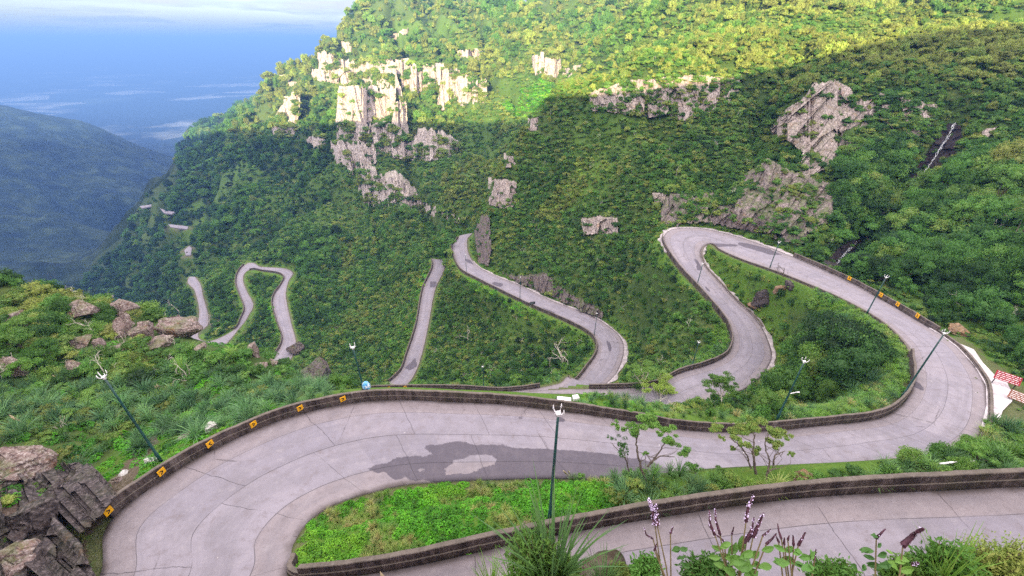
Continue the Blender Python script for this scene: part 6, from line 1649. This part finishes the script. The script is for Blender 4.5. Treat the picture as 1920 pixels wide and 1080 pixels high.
# light blue bag
p = hit1(690, 737); bg_ = MB(); rs = np.random.default_rng(5); bm = bmesh.new(); bmesh.ops.create_icosphere(bm, subdivisions=4, radius=1); V = np.array([q.co[:] for q in bm.verts]); T_i = [[q.index for q in f.verts] for f in bm.faces]; bm.free()
nn = V.copy(); V = V * (1 + .16 * fbm3(V[:, 0] * 3, V[:, 1] * 3, V[:, 2] * 3, 3, 3))[:, None] + nn * (.10 * np.abs(vn3(V[:, 0] * 6, V[:, 1] * 6, V[:, 2] * 6, 9)))[:, None]
V[:, 2] = np.where(V[:, 2] > .55, V[:, 2] * 1.15, V[:, 2]); bg_.add(V * [.30, .26, .38], None, T_i)
tb = NT('blue_white_plastic'); tcb = tb.new('ShaderNodeTexCoord').outputs['Object']; nb_ = tb.noise(tcb, 4, 4, .6)
o = bg_.build('bag', tb.done(tb.principled(tb.mix(tb.sm(nb_, .48, .56), (.10, .36, .62), (.62, .72, .80)), .4)), smooth=True); o.location = p + np.array([0, 0, .75]); tag(o, 'crumpled light blue and white bag beside a lamp post behind the parapet', 'bag')
boulder(687, 736, 16, 18, 'dark rubble stone under the light blue bag', M_BROWNROCK, 690, lift=.5)
# fallen white pole and torn sheet on the strip
p = hit1(1788, 876); m = MB(); m.tube([(-.95, 0, .08), (-.3, 0, .14), (.3, 0, .13), (.95, 0, .10)], .045, 8); o = m.build('fallen_pole', M_WHT, None, True); o.location = p + np.array([0, 0, .25]); o.rotation_euler = (0, .05, .1); tag(o, 'white pole lying in the grass above the nearest parapet', 'pole')
# ------------------------------------------------------------------ plants on the ledge just below the lookout
M_FLOW = flat_mat('purple_bracts', (.055, .018, .030), .7, .5, 40.0); M_LIL = flat_mat('lilac_petals', (.62, .50, .72), .6, .15, 30.0); M_STEM = flat_mat('brown_stem', (.14, .11, .05), .7, .3, 20.0)
M_BIGLEAF = leaf_material('broad_leaves', [(0, (.035, .085, .025)), (.5, (.055, .15, .03)), (1, (.13, .24, .04))], .45, .25)
def npt(u, v, t=2.75): return at_t(u, v, t)
def spike(mb, lil, P_, r, rs, n=70, flowers=.3):
    P_ = np.array(P_); k = len(P_); tt = rs.random(n) * (k - 1); i0 = np.minimum(tt.astype(int), k - 2); f = (tt - i0)[:, None]
    C = P_[i0] * (1 - f) + P_[i0 + 1] * f; ax = P_[-1] - P_[0]; ax /= np.linalg.norm(ax)
    d = rs.normal(size=(n, 3)); d /= np.linalg.norm(d, axis=1)[:, None]; tp = 1 - .55 * (tt / (k - 1))
    mb.leaves(C + d * (r * tp * .6)[:, None], d + ax * .4, r * 1.5 * tp, .7); mb.tube(P_, np.linspace(r * .8, r * .3, k), 6)
    m_ = rs.random(n) < flowers
    if m_.any(): lil.leaves(C[m_] + d[m_] * (r * tp[m_] * 1.25)[:, None], d[m_], r * .8, .9)
def bigleaf(mb, c, N_, tip, L, rs):
    N_ = N_ / np.linalg.norm(N_); A = tip - (tip @ N_) * N_; A /= np.linalg.norm(A); B = np.cross(N_, A); w = [0, .16, .235, .225, .15, .0]; V = []
    for k, q in enumerate(w):
        t = k / 5.0; m = c + A * L * (t - .5) + N_ * L * (-.30 * (t - .35) ** 2)
        V += [m - B * L * q + N_ * L * q * .35, m, m + B * L * q + N_ * L * q * .35]
    mb.add(V, [[3 * k + j, 3 * k + j + 1, 3 * k + j + 4, 3 * k + j + 3] for k in range(5) for j in (0, 1)])
def flower_plant(label, base, spikes, leaves, seed, t=2.75, tintv=.4):
    rs = np.random.default_rng(seed); root = npt(*base, t); root = root + np.array([0, -.12, -.25]); e = thing('flower_plant', label, 'flowering plant', root, 0)
    stem = MB()
    for (pts, r, fl) in spikes:
        W_ = [npt(u, v, t * (1 + rs.uniform(-.02, .02))) - root for u, v in pts]; mb, lil = MB(), MB(); spike(mb, lil, W_, r, rs, 80, fl)
        s_ = mb.build('flower_spike', M_FLOW, e)
        if lil.n: lil.build('petals', M_LIL, s_)
        stem.tube([np.array([0, 0, 0]), np.array(W_[0]) * .5 + rs.normal(size=3) * .015, W_[0], W_[0] + (W_[1] - W_[0]) * .2], [.006, .005, .004, .003], 5)
    stem.build('stem', M_STEM, e); lf = MB()
    for (u, v, L, ang) in leaves:
        c = npt(u, v, t * (1 + rs.uniform(-.03, .03))) - root; N_ = np.array([rs.normal() * .3, -.5 + rs.normal() * .2, .8]); tip = np.array([math.cos(ang), .15, math.sin(ang)]); L = L * .82
        bigleaf(lf, c, N_, tip, L, rs); bigleaf(lf, c + tip * L * .12, N_ + rs.normal(size=3) * .3, tip + rs.normal(size=3) * .35, L * .8, rs)
    if lf.n: o = lf.build('leaves', M_BIGLEAF, e); o['tint'] = tintv + .25
px2 = 2.75 / F
flower_plant('tall lilac-flowered spike plant nearest the dark rock', (1262, 1070), [([(1228, 985), (1224, 955), (1216, 935)], .017, .8), ([(1232, 985), (1231, 962), (1229, 945)], .015, .8), ([(1224, 1010), (1212, 1003), (1208, 990)], .008, .25), ([(1257, 1000), (1262, 988)], .009, .1), ([(1227, 1032), (1231, 1020)], .009, 0)], [(1268, 1030, .10, .3), (1282, 1030, .08, -.6), (1277, 1046, .06, 3.2), (1285, 1060, .08, 2.6)], 1)
flower_plant('big leafy plant with many lilac and dark spikes in the middle', (1380, 1075), [([(1340, 1003), (1331, 980), (1330, 956)], .012, .35), ([(1350, 1002), (1342, 975), (1341, 955)], .012, .3), ([(1395, 1018), (1410, 992), (1414, 970)], .013, .55), ([(1399, 978), (1403, 950), (1413, 930)], .014, .75), ([(1412, 1007), (1422, 985), (1432, 962)], .016, .6), ([(1400, 1015), (1418, 990), (1430, 965)], .014, .4), ([(1430, 1005), (1440, 997), (1445, 992)], .009, .2), ([(1437, 1020), (1448, 1010), (1456, 1000)], .011, .15), ([(1372, 1002), (1376, 988)], .008, .1), ([(1358, 1015), (1340, 1000), (1328, 985)], .008, .2)],
             [(1345, 1028, .09, 3.0), (1360, 1022, .10, .5), (1375, 1030, .13, .9), (1390, 1020, .13, 1.4), (1400, 1040, .14, .3), (1380, 1050, .16, 3.1), (1395, 1062, .16, -.3), (1415, 1040, .12, .2), (1420, 1060, .13, -.5), (1365, 1045, .11, 2.6), (1350, 1060, .10, 2.9), (1440, 1030, .10, .2), (1340, 1045, .09, 3.3), (1410, 1075, .15, .0), (1370, 1072, .14, 2.8), (1436, 1062, .12, -.2)], 2, tintv=.5)
flower_plant('plant with slim dark bare spikes right of the big leafy plant', (1490, 1075), [([(1465, 1010), (1460, 995), (1458, 982)], .010, 0), ([(1470, 1020), (1471, 1008)], .010, 0), ([(1488, 1022), (1487, 1004)], .011, 0), ([(1497, 1022), (1504, 1010), (1510, 998)], .013, .05), ([(1477, 1012), (1480, 1004)], .009, 0), ([(1460, 1016), (1455, 1005)], .009, 0), ([(1527, 1050), (1530, 1030)], .009, .1)], [(1462, 1028, .09, 2.5), (1480, 1030, .10, .4), (1495, 1035, .10, .2), (1510, 1045, .10, .0), (1480, 1050, .12, 2.8), (1500, 1060, .13, .3), (1522, 1040, .08, 1.3), (1465, 1055, .12, 3.1), (1515, 1065, .12, -.4)], 3, tintv=.35)
flower_plant('plant with a small purple flower head before the pale road', (1645, 1078), [([(1643, 1009), (1650, 1002), (1660, 992)], .012, .15)], [(1625, 1032, .10, 3.0), (1640, 1005, .06, 2.4), (1648, 1022, .07, .4), (1630, 1045, .08, 2.8), (1655, 1040, .10, .2), (1640, 1060, .11, 3.0), (1660, 1060, .10, -.2), (1602, 1062, .09, 2.7), (1620, 1064, .07, 1.2)], 4, tintv=.3)
flower_plant('thick maroon flower spike leaning over the pale road', (1672, 1060), [([(1693, 1022), (1708, 1008), (1722, 996), (1732, 991)], .024, .06), ([(1712, 1058), (1722, 1055)], .014, .2)], [(1668, 1035, .05, 2.2), (1690, 1050, .12, .3), (1675, 1060, .13, 2.7), (1700, 1068, .13, .1)], 5, tintv=.6)
def ledge_bush(label, u, v, wpx, hpx, seed, tintv, leaf, kind='bush', mat=None, n=2600, t=2.9):
    root = npt(u, v + hpx * .7, t) + np.array([0, 0, -.05]); e = thing('bush', label, 'bush', root, 0); rs = np.random.default_rng(seed); m = MB(); w_ = wpx / F * t / 2; h_ = hpx / F * t * 1.9 + .08; c = np.array([0, 0, h_ * .4])
    stm = MB(); sprigs = []
    for k in range(90):
        d = rs.normal(size=3); d[2] = abs(d[2]) * 1.0 + .25; d /= np.linalg.norm(d); tip = d * [w_, w_ * .8, h_] * rs.uniform(.75, 1.08); stm.tube([np.zeros(3), tip * .5 + [0, 0, .03], tip], [.006, .004, .002], 4, False)
        q = n // 46; f = rs.uniform(.25, 1.0, q); C = tip * f[:, None] + rs.normal(size=(q, 3)) * w_ * .13
        m.leaves(C, rs.normal(size=(q, 3)) + [0, 0, .4], leaf * 1.25 * rs.uniform(.6, 1.3, q), .38, tips=d + rs.normal(size=(q, 3)) * .7)
    o = m.build('leaves', mat or M_SHRUB, e); o['tint'] = tintv; stm.build('stem', M_STEM, e)
ledge_bush('olive heath bush behind the long grass blades at the ledge', 1000, 1028, 120, 70, 1, .52, .028); ledge_bush('feathery blue-green bush left of the lilac spike plant', 1205, 1062, 62, 34, 3, .3, .028)
ledge_bush('rounded yellow-green bush at the corner of the ledge', 1850, 1046, 130, 60, 4, .66, .024, n=4200); ledge_bush('grey-green soft bush beside the maroon spike', 1745, 1050, 110, 62, 5, .40, .036); ledge_bush('yellow-green cushion beside the dark rock', 1158, 1070, 44, 24, 6, .74, .02)
ledge_bush('pale green feathery bush under the long grass blades', 1050, 1062, 80, 40, 8, .6, .03); ledge_bush('low green bush under the dark spikes', 1560, 1076, 90, 24, 9, .45, .03); ledge_bush('green bush along the bottom under the big leafy plant', 1330, 1072, 110, 30, 10, .4, .03); ledge_bush('green bush between the purple heads', 1690, 1070, 80, 26, 11, .55, .03)
for u, v, hp, lab, sd, wn in ((1030, 1078, 120, 'long arching grass blades in front of the olive heath bush', 1, (-.35, .1)), (965, 1085, 52, 'short grass tuft at the left end of the ledge plants', 2, (-.2, .1)), (1130, 1082, 50, 'thin pale grass over the dark rock', 3, (-.4, .1)), (1760, 1078, 74, 'silky grass tuft leaning over the road edge', 4, (-.6, .15)), (920, 1090, 42, 'thin sprout of grass at the far left of the ledge', 5, (-.3, 0))):
    root = npt(u, v, 2.8) + np.array([0, -.03, -.08]); m = MB(); blades(m, 90 if hp > 60 else 60, np.random.default_rng(sd + 60), .5, .10, .016, wn, droop=.35, s=hp / F * 2.8 * 1.9 + .06); o = m.build('grass_tuft', M_GRASS); o.location = root; o['tint'] = .5 if sd < 4 else .7; tag(o, lab, 'grass tuft')
o = rock_mb(801).build('boulder', M_ROCKDARK); o.scale = (.20, .16, .10); o.location = npt(1138, 1066, 2.95) + np.array([0, 0, -.08]); o.rotation_euler = (.2, .1, .4); tag(o, 'dark rounded rock with a pale patch among the ledge plants', 'boulder')
o = rock_mb(803).build('boulder', M_BOULDER); o.scale = (.08, .07, .06); o.location = npt(1205, 1058, 2.95) + np.array([0, 0, -.06]); tag(o, 'small pale rock behind the feathery bush', 'boulder')
root = npt(725, 1100, 3.0); m = MB(); m.tube([(0, 0, -.4), (.0, 0, .05), (-.005, 0, .13), (-.012, 0, .215)], [.012, .016, .014, .002], 8); o = m.build('dry_stalk', M_PALE, None, True); o.location = root; tag(o, 'single tan stalk tip poking up at the bottom edge', 'plant stalk')
